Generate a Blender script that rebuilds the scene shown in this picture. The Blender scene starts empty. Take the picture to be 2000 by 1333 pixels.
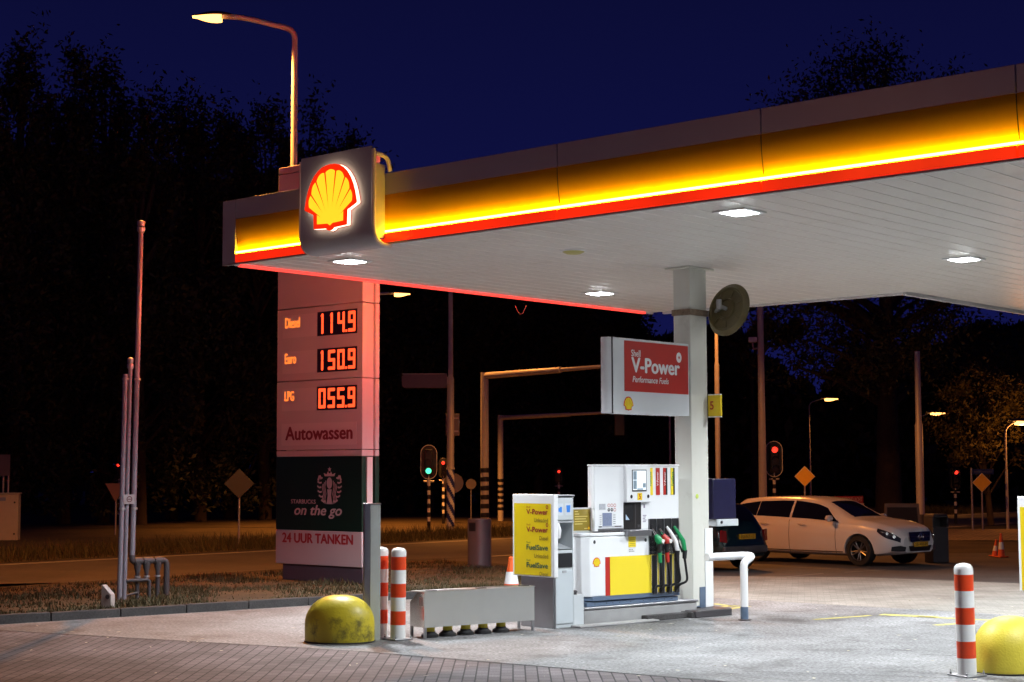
import bpy, bmesh, math, random
import numpy as np
from mathutils import Vector, Matrix, noise

R_ = math.radians
random.seed(7)
rng = np.random.default_rng(7)
scene = bpy.context.scene
COL = scene.collection

# ------------------------------------------------------------------ camera, sky, exposure
H = 2.1                                    # lens height above the forecourt
FPX = 3200.0                               # focal length in pixels of the 2000 px wide photograph
PITCH = math.atan((920 - 666.5) / FPX)
ROLL = -0.003
cam_d = bpy.data.cameras.new('camera')
cam = bpy.data.objects.new('camera', cam_d)
COL.objects.link(cam)
cam_d.sensor_fit = 'HORIZONTAL'
cam_d.sensor_width = 36.0
cam_d.lens = 36.0 * FPX / 2000.0
cam_d.clip_start = 0.1
cam_d.clip_end = 2000
cam.matrix_world = (Matrix.Translation((0, 0, H)) @ Matrix.Rotation(math.pi / 2 + PITCH, 4, 'X') @ Matrix.Rotation(ROLL, 4, 'Z'))
scene.camera = cam

world = bpy.data.worlds.new('World')
scene.world = world
world.use_nodes = True
wn = world.node_tree
wn.nodes.clear()
wo = wn.nodes.new('ShaderNodeOutputWorld')
wb = wn.nodes.new('ShaderNodeBackground')
tc = wn.nodes.new('ShaderNodeTexCoord')
sx = wn.nodes.new('ShaderNodeSeparateXYZ')
rp = wn.nodes.new('ShaderNodeValToRGB')
rp.color_ramp.elements[0].position = 0.0
rp.color_ramp.elements[0].color = (0.0064, 0.0078, 0.0720, 1)
rp.color_ramp.elements[1].position = 0.45
rp.color_ramp.elements[1].color = (0.0022, 0.0024, 0.0180, 1)
e = rp.color_ramp.elements.new(0.14); e.color = (0.0046, 0.0056, 0.0540, 1)
e = rp.color_ramp.elements.new(0.28); e.color = (0.0034, 0.0040, 0.0350, 1)
wn.links.new(tc.outputs['Generated'], sx.inputs[0])
wn.links.new(sx.outputs['Z'], rp.inputs[0])
wn.links.new(rp.outputs[0], wb.inputs['Color'])
wb.inputs['Strength'].default_value = 1.0
wn.links.new(wb.outputs[0], wo.inputs['Surface'])

vs = scene.view_settings
scene.display_settings.display_device = 'sRGB'
vs.view_transform = 'Standard'
vs.look = 'None'
vs.exposure = 0.0
vs.gamma = 1.0
scene.cycles.use_denoising = True
scene.cycles.max_bounces = 6
scene.cycles.diffuse_bounces = 3
scene.cycles.glossy_bounces = 4
scene.cycles.sample_clamp_indirect = 6.0
scene.cycles.use_light_tree = True

# ------------------------------------------------------------------ geometry of the view: where a seen point stands
def ray(px, py):
    u = px - 1000.0; v = -(py - 666.5)
    c, s = math.cos(ROLL), math.sin(ROLL)
    u, v = c * u - s * v, s * u + c * v
    return Vector((u / FPX, math.cos(PITCH) - v / FPX * math.sin(PITCH), math.sin(PITCH) + v / FPX * math.cos(PITCH)))
def G(px, py, z=0.0):                      # the point of the ground (or of height z) seen there
    r = ray(px, py); k = (z - H) / r.z
    p = r * k; p.z = z
    return p
def D(px, py, d):                          # the point seen there at distance d
    r = ray(px, py); p = r * (d / r.y)
    p.z += H
    return p

# ------------------------------------------------------------------ materials
MATS = {}
def mat(name, col, rough=0.5, metal=0.0, var=0.12, scale=6.0, bump=0.0, bscale=40.0, spec=0.5, coat=0.0, stain=None, stain_amt=0.0):
    if name in MATS: return MATS[name]
    m = bpy.data.materials.new(name); m.use_nodes = True
    nt = m.node_tree; b = nt.nodes['Principled BSDF']
    b.inputs['Roughness'].default_value = rough
    b.inputs['Metallic'].default_value = metal
    b.inputs['Specular IOR Level'].default_value = spec
    b.inputs['Coat Weight'].default_value = coat
    t = nt.nodes.new('ShaderNodeTexCoord')
    n = nt.nodes.new('ShaderNodeTexNoise'); n.inputs['Scale'].default_value = scale
    n.inputs['Detail'].default_value = 6.0
    nt.links.new(t.outputs['Object'], n.inputs['Vector'])
    mx = nt.nodes.new('ShaderNodeMix'); mx.data_type = 'RGBA'
    a = [max(0, c * (1 - var)) for c in col]; z = [min(1, c * (1 + var)) for c in col]
    mx.inputs['A'].default_value = (*a, 1); mx.inputs['B'].default_value = (*z, 1)
    nt.links.new(n.outputs['Fac'], mx.inputs['Factor'])
    out = mx.outputs['Result']
    if stain:
        n2 = nt.nodes.new('ShaderNodeTexNoise'); n2.inputs['Scale'].default_value = scale * 0.9; n2.inputs['Detail'].default_value = 10
        n2.inputs['Roughness'].default_value = 0.72
        nt.links.new(t.outputs['Object'], n2.inputs['Vector'])
        r2 = nt.nodes.new('ShaderNodeValToRGB')
        r2.color_ramp.elements[0].position = 0.56; r2.color_ramp.elements[0].color = (0, 0, 0, 1)
        r2.color_ramp.elements[1].position = 0.70; r2.color_ramp.elements[1].color = (stain_amt,) * 3 + (1,)
        nt.links.new(n2.outputs['Fac'], r2.inputs[0])
        m2 = nt.nodes.new('ShaderNodeMix'); m2.data_type = 'RGBA'
        m2.inputs['B'].default_value = (*stain, 1)
        nt.links.new(out, m2.inputs['A']); nt.links.new(r2.outputs[0], m2.inputs['Factor'])
        out = m2.outputs['Result']
    nt.links.new(out, b.inputs['Base Color'])
    if bump:
        n3 = nt.nodes.new('ShaderNodeTexNoise'); n3.inputs['Scale'].default_value = bscale; n3.inputs['Detail'].default_value = 4
        nt.links.new(t.outputs['Object'], n3.inputs['Vector'])
        bp = nt.nodes.new('ShaderNodeBump'); bp.inputs['Strength'].default_value = bump; bp.inputs['Distance'].default_value = 0.01
        nt.links.new(n3.outputs['Fac'], bp.inputs['Height']); nt.links.new(bp.outputs['Normal'], b.inputs['Normal'])
    MATS[name] = m
    return m
def emis(name, col, strength, base=(0.1, 0.1, 0.1)):
    if name in MATS: return MATS[name]
    m = bpy.data.materials.new(name); m.use_nodes = True
    b = m.node_tree.nodes['Principled BSDF']
    b.inputs['Base Color'].default_value = (*base, 1)
    b.inputs['Emission Color'].default_value = (*col, 1)
    b.inputs['Emission Strength'].default_value = strength
    b.inputs['Roughness'].default_value = 0.3
    MATS[name] = m
    return m
def brushed(name, col, rough):
    m = mat(name, col, rough, 1.0, 0.08, 3.0)
    nt = m.node_tree; b = nt.nodes['Principled BSDF']
    b.inputs['Anisotropic'].default_value = 0.6
    t = nt.nodes.new('ShaderNodeTexCoord'); mp = nt.nodes.new('ShaderNodeMapping'); mp.inputs['Scale'].default_value = (1, 1, 40)
    n = nt.nodes.new('ShaderNodeTexNoise'); n.inputs['Scale'].default_value = 1.0
    nt.links.new(t.outputs['Object'], mp.inputs[0]); nt.links.new(mp.outputs[0], n.inputs['Vector'])
    mr = nt.nodes.new('ShaderNodeMapRange'); mr.inputs['To Min'].default_value = rough - 0.02; mr.inputs['To Max'].default_value = rough + 0.03
    nt.links.new(n.outputs['Fac'], mr.inputs['Value']); nt.links.new(mr.outputs[0], b.inputs['Roughness'])
    return m
def glass(name, col=(0.01, 0.012, 0.02), rough=0.04):
    return mat(name, col, rough, 0.0, 0.05, 2.0, spec=0.6)
def paving(name, c1, c2, mortar, bw, rh, rot, rough=0.8, msize=0.012, bump=0.35, big=0.45):
    m = bpy.data.materials.new(name); m.use_nodes = True
    nt = m.node_tree; b = nt.nodes['Principled BSDF']; b.inputs['Roughness'].default_value = rough
    t = nt.nodes.new('ShaderNodeTexCoord'); mp = nt.nodes.new('ShaderNodeMapping'); mp.inputs['Rotation'].default_value = (0, 0, rot)
    br = nt.nodes.new('ShaderNodeTexBrick')
    br.inputs['Scale'].default_value = 1.0; br.inputs['Brick Width'].default_value = bw; br.inputs['Row Height'].default_value = rh
    br.inputs['Mortar Size'].default_value = msize; br.inputs['Mortar Smooth'].default_value = 0.3; br.inputs['Bias'].default_value = 0.0
    br.inputs['Color1'].default_value = (*c1, 1); br.inputs['Color2'].default_value = (*c2, 1); br.inputs['Mortar'].default_value = (*mortar, 1)
    nt.links.new(t.outputs['Object'], mp.inputs[0]); nt.links.new(mp.outputs[0], br.inputs['Vector'])
    n = nt.nodes.new('ShaderNodeTexNoise'); n.inputs['Scale'].default_value = 0.9; n.inputs['Detail'].default_value = 8
    nt.links.new(t.outputs['Object'], n.inputs['Vector'])
    mr = nt.nodes.new('ShaderNodeMapRange'); mr.inputs['From Min'].default_value = 0.3; mr.inputs['From Max'].default_value = 0.7
    mr.inputs['To Min'].default_value = 1 - big; mr.inputs['To Max'].default_value = 1 + big * 0.5
    nt.links.new(n.outputs['Fac'], mr.inputs['Value'])
    n4 = nt.nodes.new('ShaderNodeTexNoise'); n4.inputs['Scale'].default_value = 60; n4.inputs['Detail'].default_value = 3
    nt.links.new(t.outputs['Object'], n4.inputs['Vector'])
    mr4 = nt.nodes.new('ShaderNodeMapRange'); mr4.inputs['From Min'].default_value = 0.3; mr4.inputs['From Max'].default_value = 0.7
    mr4.inputs['To Min'].default_value = 0.72; mr4.inputs['To Max'].default_value = 1.25
    nt.links.new(n4.outputs['Fac'], mr4.inputs['Value'])
    mm = nt.nodes.new('ShaderNodeMath'); mm.operation = 'MULTIPLY'
    nt.links.new(mr.outputs[0], mm.inputs[0]); nt.links.new(mr4.outputs[0], mm.inputs[1])
    vm = nt.nodes.new('ShaderNodeVectorMath'); vm.operation = 'SCALE'
    nt.links.new(br.outputs['Color'], vm.inputs[0]); nt.links.new(mm.outputs[0], vm.inputs['Scale'])
    nt.links.new(vm.outputs[0], b.inputs['Base Color'])
    bp = nt.nodes.new('ShaderNodeBump'); bp.inputs['Strength'].default_value = bump; bp.inputs['Distance'].default_value = 0.008; bp.invert = True
    nt.links.new(br.outputs['Fac'], bp.inputs['Height']); nt.links.new(bp.outputs['Normal'], b.inputs['Normal'])
    return m
def aggregate(name, col, rough, spk=0.5, big=0.35, sscale=55.0, stains=0.0):
    """asphalt or concrete: speckle, broad stains, fine bump"""
    m = bpy.data.materials.new(name); m.use_nodes = True
    nt = m.node_tree; b = nt.nodes['Principled BSDF']; b.inputs['Roughness'].default_value = rough
    t = nt.nodes.new('ShaderNodeTexCoord')
    def nz(sc, det, lo, hi):
        n = nt.nodes.new('ShaderNodeTexNoise'); n.inputs['Scale'].default_value = sc; n.inputs['Detail'].default_value = det
        n.inputs['Roughness'].default_value = 0.65
        nt.links.new(t.outputs['Object'], n.inputs['Vector'])
        r = nt.nodes.new('ShaderNodeMapRange'); r.inputs['From Min'].default_value = 0.32; r.inputs['From Max'].default_value = 0.68
        r.inputs['To Min'].default_value = lo; r.inputs['To Max'].default_value = hi
        nt.links.new(n.outputs['Fac'], r.inputs['Value'])
        return n, r
    n1, r1 = nz(sscale, 5, 1 - spk, 1 + spk)
    n2, r2 = nz(0.55, 9, 1 - big, 1 + big * 0.6)
    n3, r3 = nz(4.0, 6, 0.86, 1.12)
    a = nt.nodes.new('ShaderNodeMath'); a.operation = 'MULTIPLY'
    nt.links.new(r1.outputs[0], a.inputs[0]); nt.links.new(r2.outputs[0], a.inputs[1])
    a2 = nt.nodes.new('ShaderNodeMath'); a2.operation = 'MULTIPLY'
    nt.links.new(a.outputs[0], a2.inputs[0]); nt.links.new(r3.outputs[0], a2.inputs[1])
    vm = nt.nodes.new('ShaderNodeVectorMath'); vm.operation = 'SCALE'
    vm.inputs[0].default_value = col
    nt.links.new(a2.outputs[0], vm.inputs['Scale'])
    out = vm.outputs[0]
    if stains:                                     # oil and wear
        n5, r5 = nz(1.15, 10, 0, 1)
        rp5 = nt.nodes.new('ShaderNodeValToRGB'); rp5.color_ramp.elements[0].position = .60; rp5.color_ramp.elements[0].color = (0, 0, 0, 1)
        rp5.color_ramp.elements[1].position = .95; rp5.color_ramp.elements[1].color = (stains,) * 3 + (1,)
        nt.links.new(r5.outputs[0], rp5.inputs[0])
        m5 = nt.nodes.new('ShaderNodeMix'); m5.data_type = 'RGBA'; m5.inputs['B'].default_value = (.045, .043, .040, 1)
        nt.links.new(out, m5.inputs['A']); nt.links.new(rp5.outputs[0], m5.inputs['Factor']); out = m5.outputs['Result']
    nt.links.new(out, b.inputs['Base Color'])
    bp = nt.nodes.new('ShaderNodeBump'); bp.inputs['Strength'].default_value = 0.5; bp.inputs['Distance'].default_value = 0.006
    nt.links.new(n1.outputs['Fac'], bp.inputs['Height']); nt.links.new(bp.outputs['Normal'], b.inputs['Normal'])
    return m

WHITE = mat('white_paint', (0.80, 0.81, 0.82), 0.35, var=0.05, scale=3)
PANEL = mat('canopy_white', (0.62, 0.61, 0.62), 0.4, var=0.06, scale=1.2)
CREAM = mat('cream_cladding', (0.66, 0.66, 0.60), 0.45, var=0.07, scale=2.2, stain=(0.25, 0.2, 0.12), stain_amt=0.25)
PUMPW = mat('pump_white', (0.80, 0.82, 0.84), 0.3, var=0.04, scale=2, spec=0.4)
YEL = mat('signal_yellow', (0.80, 0.58, 0.02), 0.35, var=0.05)
YELP = mat('panel_yellow', (0.84, 0.66, 0.03), 0.4, var=0.04, scale=2)
REDP = mat('panel_red', (0.46, 0.022, 0.014), 0.4, var=0.05)
REDR = mat('band_red', (0.74, 0.06, 0.012), 0.3, var=0.08, scale=9)
BANDW = mat('band_white', (0.80, 0.80, 0.78), 0.3, var=0.06, scale=9)
BLACK = mat('black_plastic', (0.012, 0.012, 0.014), 0.4)
RUBBER = mat('rubber', (0.015, 0.015, 0.016), 0.6)
DGREY = mat('dark_grey', (0.06, 0.055, 0.06), 0.5)
GREY = mat('grey_steel_paint', (0.33, 0.35, 0.37), 0.45, var=0.08)
LGREY = mat('light_grey_plastic', (0.52, 0.56, 0.58), 0.4, var=0.06, scale=4)
BLUEG = mat('blue_grey_paint', (0.10, 0.145, 0.22), 0.4, var=0.15, scale=8)
NAVY = mat('navy_plastic', (0.008, 0.007, 0.036), 0.35, var=0.3, scale=14)
STEEL = brushed('brushed_steel', (0.66, 0.66, 0.64), 0.30)
STEEL2 = brushed('dull_steel', (0.42, 0.42, 0.44), 0.42)
GALV = mat('galvanised', (0.42, 0.42, 0.43), 0.45, 0.7, 0.2, 12)
POLE = mat('pole_paint', (0.55, 0.53, 0.52), 0.45, 0.15, 0.12, 5)
RUST = mat('rusty_band', (0.22, 0.16, 0.11), 0.7, var=0.5, scale=18, stain=(0.10, 0.03, 0.01), stain_amt=0.9)
CONC = mat('island_concrete', (0.33, 0.33, 0.33), 0.75, var=0.18, scale=5, bump=0.2)
KERB = aggregate('kerb_stone', (0.055, 0.052, 0.052), 0.85, 0.3, 0.4, 40)
DOMEY = mat('bumper_yellow', (0.58, 0.47, 0.025), 0.42, var=0.25, scale=3.2, bump=0.3, bscale=26, stain=(0.045, 0.04, 0.018), stain_amt=0.8)
DOMEC = mat('bumper_yellow_clean', (0.70, 0.58, 0.05), 0.5, var=0.1, scale=4, bump=0.35, bscale=40, stain=(0.2, 0.18, 0.1), stain_amt=0.35)
for m_, lo_, hi_ in ((DOMEY, .50, .63), (DOMEC, .60, .72)):
    for n_ in m_.node_tree.nodes:
        if n_.type == 'VALTORGB': n_.color_ramp.elements[0].position = lo_; n_.color_ramp.elements[1].position = hi_
ORANGE = mat('cone_orange', (0.80, 0.12, 0.02), 0.4)
GREEN = mat('nozzle_green', (0.01, 0.27, 0.09), 0.35)
DKGREEN = mat('sign_green', (0.003, 0.026, 0.015), 0.45)
LINE = mat('road_paint', (0.62, 0.60, 0.56), 0.7, var=0.25, scale=14)
YLINE = mat('yellow_marking', (0.44, 0.38, 0.10), 0.8, var=0.35, scale=9, stain=(0.3, 0.3, 0.3), stain_amt=0.9)
BARK = mat('bark', (0.055, 0.04, 0.03), 0.9, var=0.4, scale=6, bump=0.6, bscale=12)
OLIVE = mat('mirror_back', (0.11, 0.085, 0.03), 0.4, var=0.25, scale=8)
CHROME = mat('chrome', (0.75, 0.76, 0.78), 0.12, 1.0, 0.05)
MIRROR = mat('mirror_glass', (0.9, 0.9, 0.9), 0.03, 1.0, 0.01)
SODIUM = emis('sodium_lens', (1.0, 0.42, 0.10), 5)

# ------------------------------------------------------------------ mesh builder
class MB:
    def __init__(s): s.v = []; s.f = []; s.mi = []; s.cur = 0
    def add(s, vs_, fs):
        o = len(s.v); s.v += [tuple(p) for p in vs_]
        for f in fs: s.f.append([o + i for i in f]); s.mi.append(s.cur)
        return s
    def box(s, x0, x1, y0, y1, z0, z1, rot=0.0, piv=None):
        p = [(x, y, z) for z in (z0, z1) for y in (y0, y1) for x in (x0, x1)]
        if rot:
            cx_, cy_ = piv or ((x0 + x1) / 2, (y0 + y1) / 2); c, q = math.cos(rot), math.sin(rot)
            p = [(cx_ + (x - cx_) * c - (y - cy_) * q, cy_ + (x - cx_) * q + (y - cy_) * c, z) for x, y, z in p]
        return s.add(p, [(0, 2, 3, 1), (4, 5, 7, 6), (0, 1, 5, 4), (1, 3, 7, 5), (3, 2, 6, 7), (2, 0, 4, 6)])
    def prism(s, poly, f0, f1):
        """poly 2-D; f0, f1 map a 2-D point to the two ends"""
        n = len(poly)
        vs_ = [f0(*p) for p in poly] + [f1(*p) for p in poly]
        fs = [tuple(range(n - 1, -1, -1)), tuple(range(n, 2 * n))]
        fs += [(i, (i + 1) % n, n + (i + 1) % n, n + i) for i in range(n)]
        return s.add(vs_, fs)
    def poly(s, pts): return s.add(pts, [tuple(range(len(pts)))])
    def lathe(s, prof, n=32, c=(0, 0, 0)):
        vs_ = []; fs = []
        for r, z in prof:
            for k in range(n):
                a = 2 * math.pi * k / n
                vs_.append((c[0] + r * math.cos(a), c[1] + r * math.sin(a), c[2] + z))
        m = len(prof)
        for i in range(m - 1):
            for k in range(n):
                fs.append((i * n + k, i * n + (k + 1) % n, (i + 1) * n + (k + 1) % n, (i + 1) * n + k))
        if prof[0][0] > 1e-4: fs.append(tuple(range(n - 1, -1, -1)))
        if prof[-1][0] > 1e-4: fs.append(tuple((m - 1) * n + k for k in range(n)))
        return s.add(vs_, fs)
    def tube(s, pts, r, n=12, cap=True):
        pts = [Vector(p) for p in pts]; m = len(pts)
        rs = r if isinstance(r, (list, tuple)) else [r] * m
        vs_ = []; fs = []; prev = None
        for i, p in enumerate(pts):
            t = (pts[min(i + 1, m - 1)] - pts[max(i - 1, 0)]).normalized()
            if prev is None:
                a = Vector((0, 0, 1)) if abs(t.z) < 0.9 else Vector((1, 0, 0))
                nx = t.cross(a).normalized()
            else:
                nx = (prev - t * prev.dot(t)).normalized()
            prev = nx; ny = t.cross(nx)
            for k in range(n):
                a = 2 * math.pi * k / n
                vs_.append(p + (nx * math.cos(a) + ny * math.sin(a)) * rs[i])
        for i in range(m - 1):
            for k in range(n):
                fs.append((i * n + k, i * n + (k + 1) % n, (i + 1) * n + (k + 1) % n, (i + 1) * n + k))
        if cap:
            fs.append(tuple(range(n - 1, -1, -1))); fs.append(tuple((m - 1) * n + k for k in range(n)))
        return s.add(vs_, fs)
    def build(s, name, m, parent=None, smooth=True, bevel=0.0, label=None, angle=35, seg=2):
        me = bpy.data.meshes.new(name)
        me.from_pydata(s.v, [], s.f); me.validate()
        for mm in (m if isinstance(m, (list, tuple)) else [m]): me.materials.append(mm)
        if isinstance(m, (list, tuple)) and len(me.polygons) == len(s.mi):
            for p, i in zip(me.polygons, s.mi): p.material_index = i
        bm = bmesh.new(); bm.from_mesh(me)
        bmesh.ops.recalc_face_normals(bm, faces=bm.faces); bm.to_mesh(me); bm.free()
        if smooth:
            for p in me.polygons: p.use_smooth = True
            me.set_sharp_from_angle(angle=R_(angle))
        o = bpy.data.objects.new(name, me); COL.objects.link(o)
        if parent: o.parent = parent
        if bevel:
            b = o.modifiers.new('bevel', 'BEVEL'); b.width = bevel; b.segments = seg; b.limit_method = 'ANGLE'; b.angle_limit = R_(40)
        if label: o['label'] = label
        return o
def arc_path(pts, rad, n=6):
    """polyline with its corners rounded"""
    pts = [Vector(p) for p in pts]; out = [pts[0]]
    for i in range(1, len(pts) - 1):
        a, b, c = pts[i - 1], pts[i], pts[i + 1]
        d1 = (a - b).normalized(); d2 = (c - b).normalized()
        r = min(rad, (a - b).length * 0.49, (c - b).length * 0.49)
        p, q = b + d1 * r, b + d2 * r
        for k in range(n + 1):
            t = k / n
            out.append(p * (1 - t) ** 2 + b * 2 * t * (1 - t) + q * t ** 2)
    out.append(pts[-1]); return out
def tag(o, label=None, cat=None, group=None, kind=None):
    if label: o['label'] = label
    if cat: o['category'] = cat
    if group: o['group'] = group
    if kind: o['kind'] = kind
    return o
def thing(name, label, cat, loc=(0, 0, 0), rotz=0.0, group=None):
    o = bpy.data.objects.new(name, None); COL.objects.link(o)
    o.location = loc; o.rotation_euler = (0, 0, R_(rotz)); o.empty_display_size = 0.2
    return tag(o, label, cat, group)
def dup(root, loc, rotz=None, label=None):
    def rec(o, par):
        c = o.copy(); COL.objects.link(c); c.parent = par
        for ch in o.children: rec(ch, c)
        return c
    r = rec(root, None)
    r.location = loc
    if rotz is not None: r.rotation_euler = (0, 0, R_(rotz))
    if label: r['label'] = label
    return r
def structure(mb, name, m, **k): return tag(mb.build(name, m, **k), kind='structure')
_tmp = {}
def text_verts(s, bold=0.0, shear=0.0):
    cu = bpy.data.curves.new('t', 'FONT'); cu.body = s; cu.offset = bold; cu.shear = shear; cu.resolution_u = 3
    ob = bpy.data.objects.new('t', cu); COL.objects.link(ob)
    dg = bpy.context.evaluated_depsgraph_get()
    me = bpy.data.meshes.new_from_object(ob.evaluated_get(dg))
    v = [tuple(p.co) for p in me.vertices]; f = [tuple(p.vertices) for p in me.polygons]
    bpy.data.objects.remove(ob); bpy.data.curves.remove(cu); bpy.data.meshes.remove(me)
    return v, f
def text(mb, s, o, right, up, w, h, bold=0.0, shear=0.0):
    """lettering s fitted in the w x h box whose lower left corner is o"""
    v, f = text_verts(s, 0.0, shear)
    x0 = min(p[0] for p in v); x1 = max(p[0] for p in v); y0 = min(p[1] for p in v); y1 = max(p[1] for p in v)
    o = Vector(o); right = Vector(right); up = Vector(up)
    k = bold * 1.6; nr = right.cross(up)           # heavier strokes: shifted copies a hair in front of each other
    sh = [(0, 0)] if not bold else [(-k, 0), (k, 0), (0, k * .6), (0, -k * .6)]
    for i, (sx_, sy_) in enumerate(sh):
        mb.add([o + right * ((p[0] - x0) / (x1 - x0) * (w - 2 * k * h) + k * h + sx_ * h) + up * ((p[1] - y0) / (y1 - y0) * h + sy_ * h) + nr * (.0004 * i) for p in v], f)
    return mb
X, Y, ZUP = Vector((1, 0, 0)), Vector((0, 1, 0)), Vector((0, 0, 1))

# ------------------------------------------------------------------ ground, roads, kerbs
def sheet(name, pts, z, m):
    mb = MB(); mb.poly([(p[0], p[1], z) for p in pts]); return structure(mb, name, m, smooth=False)
EARTH = aggregate('dark_earth', (0.035, 0.032, 0.018), 0.95, 0.6, 0.5, 8)
TURF = aggregate('verge_turf', (0.075, 0.055, 0.026), 0.95, 0.6, 0.5, 18)
ASPH = aggregate('forecourt_asphalt', (0.200, 0.200, 0.202), 0.62, 0.75, 0.45, 24, .6)
ROADM = aggregate('road_asphalt', (0.105, 0.092, 0.085), 0.6, 0.35, 0.25, 30)
DRIVE = aggregate('parking_asphalt', (0.085, 0.075, 0.072), 0.75, 0.35, 0.35, 30)
PAVE = paving('clay_pavers', (0.135, 0.115, 0.12), (0.19, 0.165, 0.17), (0.030, 0.026, 0.027), 0.24, 0.128, R_(90), msize=0.009, bump=0.6)
PAVE2 = paving('grey_pavers', (0.25, 0.23, 0.20), (0.33, 0.31, 0.28), (0.19, 0.175, 0.155), 0.215, 0.108, R_(10), msize=0.005, big=0.3)
PATHM = paving('path_slabs', (0.30, 0.22, 0.14), (0.40, 0.30, 0.2), (0.06, 0.05, 0.04), 0.6, 0.30, R_(40), msize=0.04, big=0.3)

sheet('ground', [(-600, -60), (600, -60), (600, 900), (-600, 900)], -0.02, EARTH)
# the forecourt, its paver strip nearest the camera, the pavers behind the pumps
e0, e1, e2 = G(0, 1232), G(700, 1273), G(1400, 1331)
e3 = e2 + (e2 - e1).normalized() * 22
em = e0 + (e0 - e1).normalized() * 14
kA, kB = G(0, 1220), G(620, 1182)
kd = (kB - kA).normalized()
kS = kA - kd * 14; kE = kB + kd * 7.2
b1, b2 = G(1430, 1170), G(2000, 1203)
bd = (b2 - b1).normalized()
bL = b1 - bd * 9; bR = b2 + bd * 14
sheet('paver_strip', [em, e0, e1, e2, e3, (40, -6), (-40, -6)], 0.0, PAVE)
sheet('forecourt', [kS, kA, kB, kE, kE + Vector((1.0, 1.0, 0)), bL, b1, b2, bR, (30, 10), e3, e2, e1, e0, em], 0.0, ASPH)
rd = Vector((math.sin(R_(40)), math.cos(R_(40)), 0)); rn = Vector((math.cos(R_(40)), -math.sin(R_(40)), 0))
nearE = G(150, 1138); farE = G(0, 1103)
sheet('rear_pavers', [bL, b1, b2, bR, bR + Vector((4, 6, 0)), G(2000, 1140), G(1700, 1128), G(1400, 1125), bL + Vector((-2, 6, 0))], -0.003, PAVE2)
sheet('parking', [bL + Vector((-2, 5, 0)), G(1400, 1126), G(1700, 1129), G(2000, 1141), bR + Vector((4, 5, 0)), (60, 40), (60, 62), G(1990, 1062), G(1800, 1075), G(1380, 1066), G(1150, 1080)], -0.007, DRIVE)
# the main road: asphalt and its white lines
r0, r1 = nearE + rn * 0.5, farE - rn * 0.6
sheet('road', [r0 - rd * 60, r0 + rd * 160, r1 + rd * 160, r1 - rd * 60], -0.012, ROADM)
def stripe(a, b, w, z, m, name):
    a = Vector(a); b = Vector(b); d = (b - a).normalized(); n = Vector((d.y, -d.x, 0)) * w / 2
    return sheet(name, [a + n, b + n, b - n, a - n], z, m)
mb = MB()
def qstripe(mb, a, b, w, z):
    d = (b - a).normalized(); n = Vector((d.y, -d.x, 0)) * w / 2
    mb.poly([(p.x, p.y, z) for p in (a + n, b + n, b - n, a - n)])
qstripe(mb, farE - rd * 40, farE + rd * 150, 0.16, -0.007)
for k in range(-3, 30):
    s0 = nearE + rd * (k * 4.2 - 0.6)
    qstripe(mb, s0, s0 + rd * 2.3, 0.15, -0.007)
mid = (nearE + farE) * 0.5 + rn * 0.2
for k in range(4, 30): qstripe(mb, mid + rd * (k * 9.0), mid + rd * (k * 9.0 + 3), 0.12, -0.007)
structure(mb, 'road_markings', LINE, smooth=False)
# white parking ticks and the yellow bay marks of the forecourt
mb = MB()
for a, b in (((1400, 1140), (1485, 1136)), ((1520, 1128), (1608, 1120)), ((1650, 1118), (1730, 1113)), ((1560, 1108), (1640, 1112))):
    qstripe(mb, G(*a), G(*b), 0.05, -0.002)
structure(mb, 'parking_markings', mat('worn_paint', (0.3, 0.28, 0.26), 0.8, var=0.5, scale=20), smooth=False)
mb = MB()
for a, b, w in (((1396, 1187), (1440, 1184), 0.16), ((1400, 1193), (1462, 1185), 0.12), ((1395, 1180), (1430, 1185), 0.12), ((1590, 1211), (1700, 1203), 0.10),
                ((1720, 1201), (1830, 1206), 0.22), ((1790, 1205), (1950, 1213), 0.14), ((1826, 1222), (1882, 1218), 0.12)):
    qstripe(mb, G(*a), G(*b), w, 0.004)
structure(mb, 'yellow_markings', YLINE, smooth=False)
# expansion joint between asphalt and pavers; a few cracks
mb = MB()
for a, b in ((em, e0), (e0, e1), (e1, e2), (e2, e3)): qstripe(mb, Vector(a), Vector(b), 0.035, 0.004)
qstripe(mb, G(1720, 1268), G(1790, 1273), 0.02, 0.004); qstripe(mb, G(1800, 1279), G(1890, 1283), 0.02, 0.004)
qstripe(mb, G(1500, 1213), G(1570, 1212), 0.02, 0.004); qstripe(mb, G(1450, 1312), G(1880, 1326), 0.012, 0.004)
structure(mb, 'slab_joint', mat('joint_tar', (0.03, 0.03, 0.03), 0.8), smooth=False)
# grass verge behind the kerb, raised
vn = Vector((-kd.y, kd.x, 0))
v_in = [kS + vn * 0.12, kE + vn * 0.12]
r_v = r0 + rn * 0.35
def on_road(p, off=0.0):                     # foot of p on the verge side of the road
    return r_v + rd * (p - r_v).dot(rd) + rn * off
vE = on_road(kE + kd * 3) 
sheet('verge', [v_in[0], v_in[1], kE + kd * 1.2 + vn * 1.4, vE, on_road(kS - Vector((8, 0, 0)))], 0.075, TURF)
mb = MB()
p = kS.copy(); L = (kE - kS).length; n = int(L / 1.05)
for k in range(n):
    a = kS + kd * (k * L / n + 0.006); b = kS + kd * ((k + 1) * L / n - 0.006)
    dz = random.uniform(-0.006, 0.006)
    q = [a, b, b + vn * 0.13, a + vn * 0.13]
    mb.add([(c.x, c.y, -0.02) for c in q] + [(c.x, c.y, 0.125 + dz) for c in q], [(3, 2, 1, 0), (4, 5, 6, 7), (0, 1, 5, 4), (1, 2, 6, 5), (2, 3, 7, 6), (3, 0, 4, 7)])
structure(mb, 'kerb', KERB, bevel=0.012)
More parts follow.
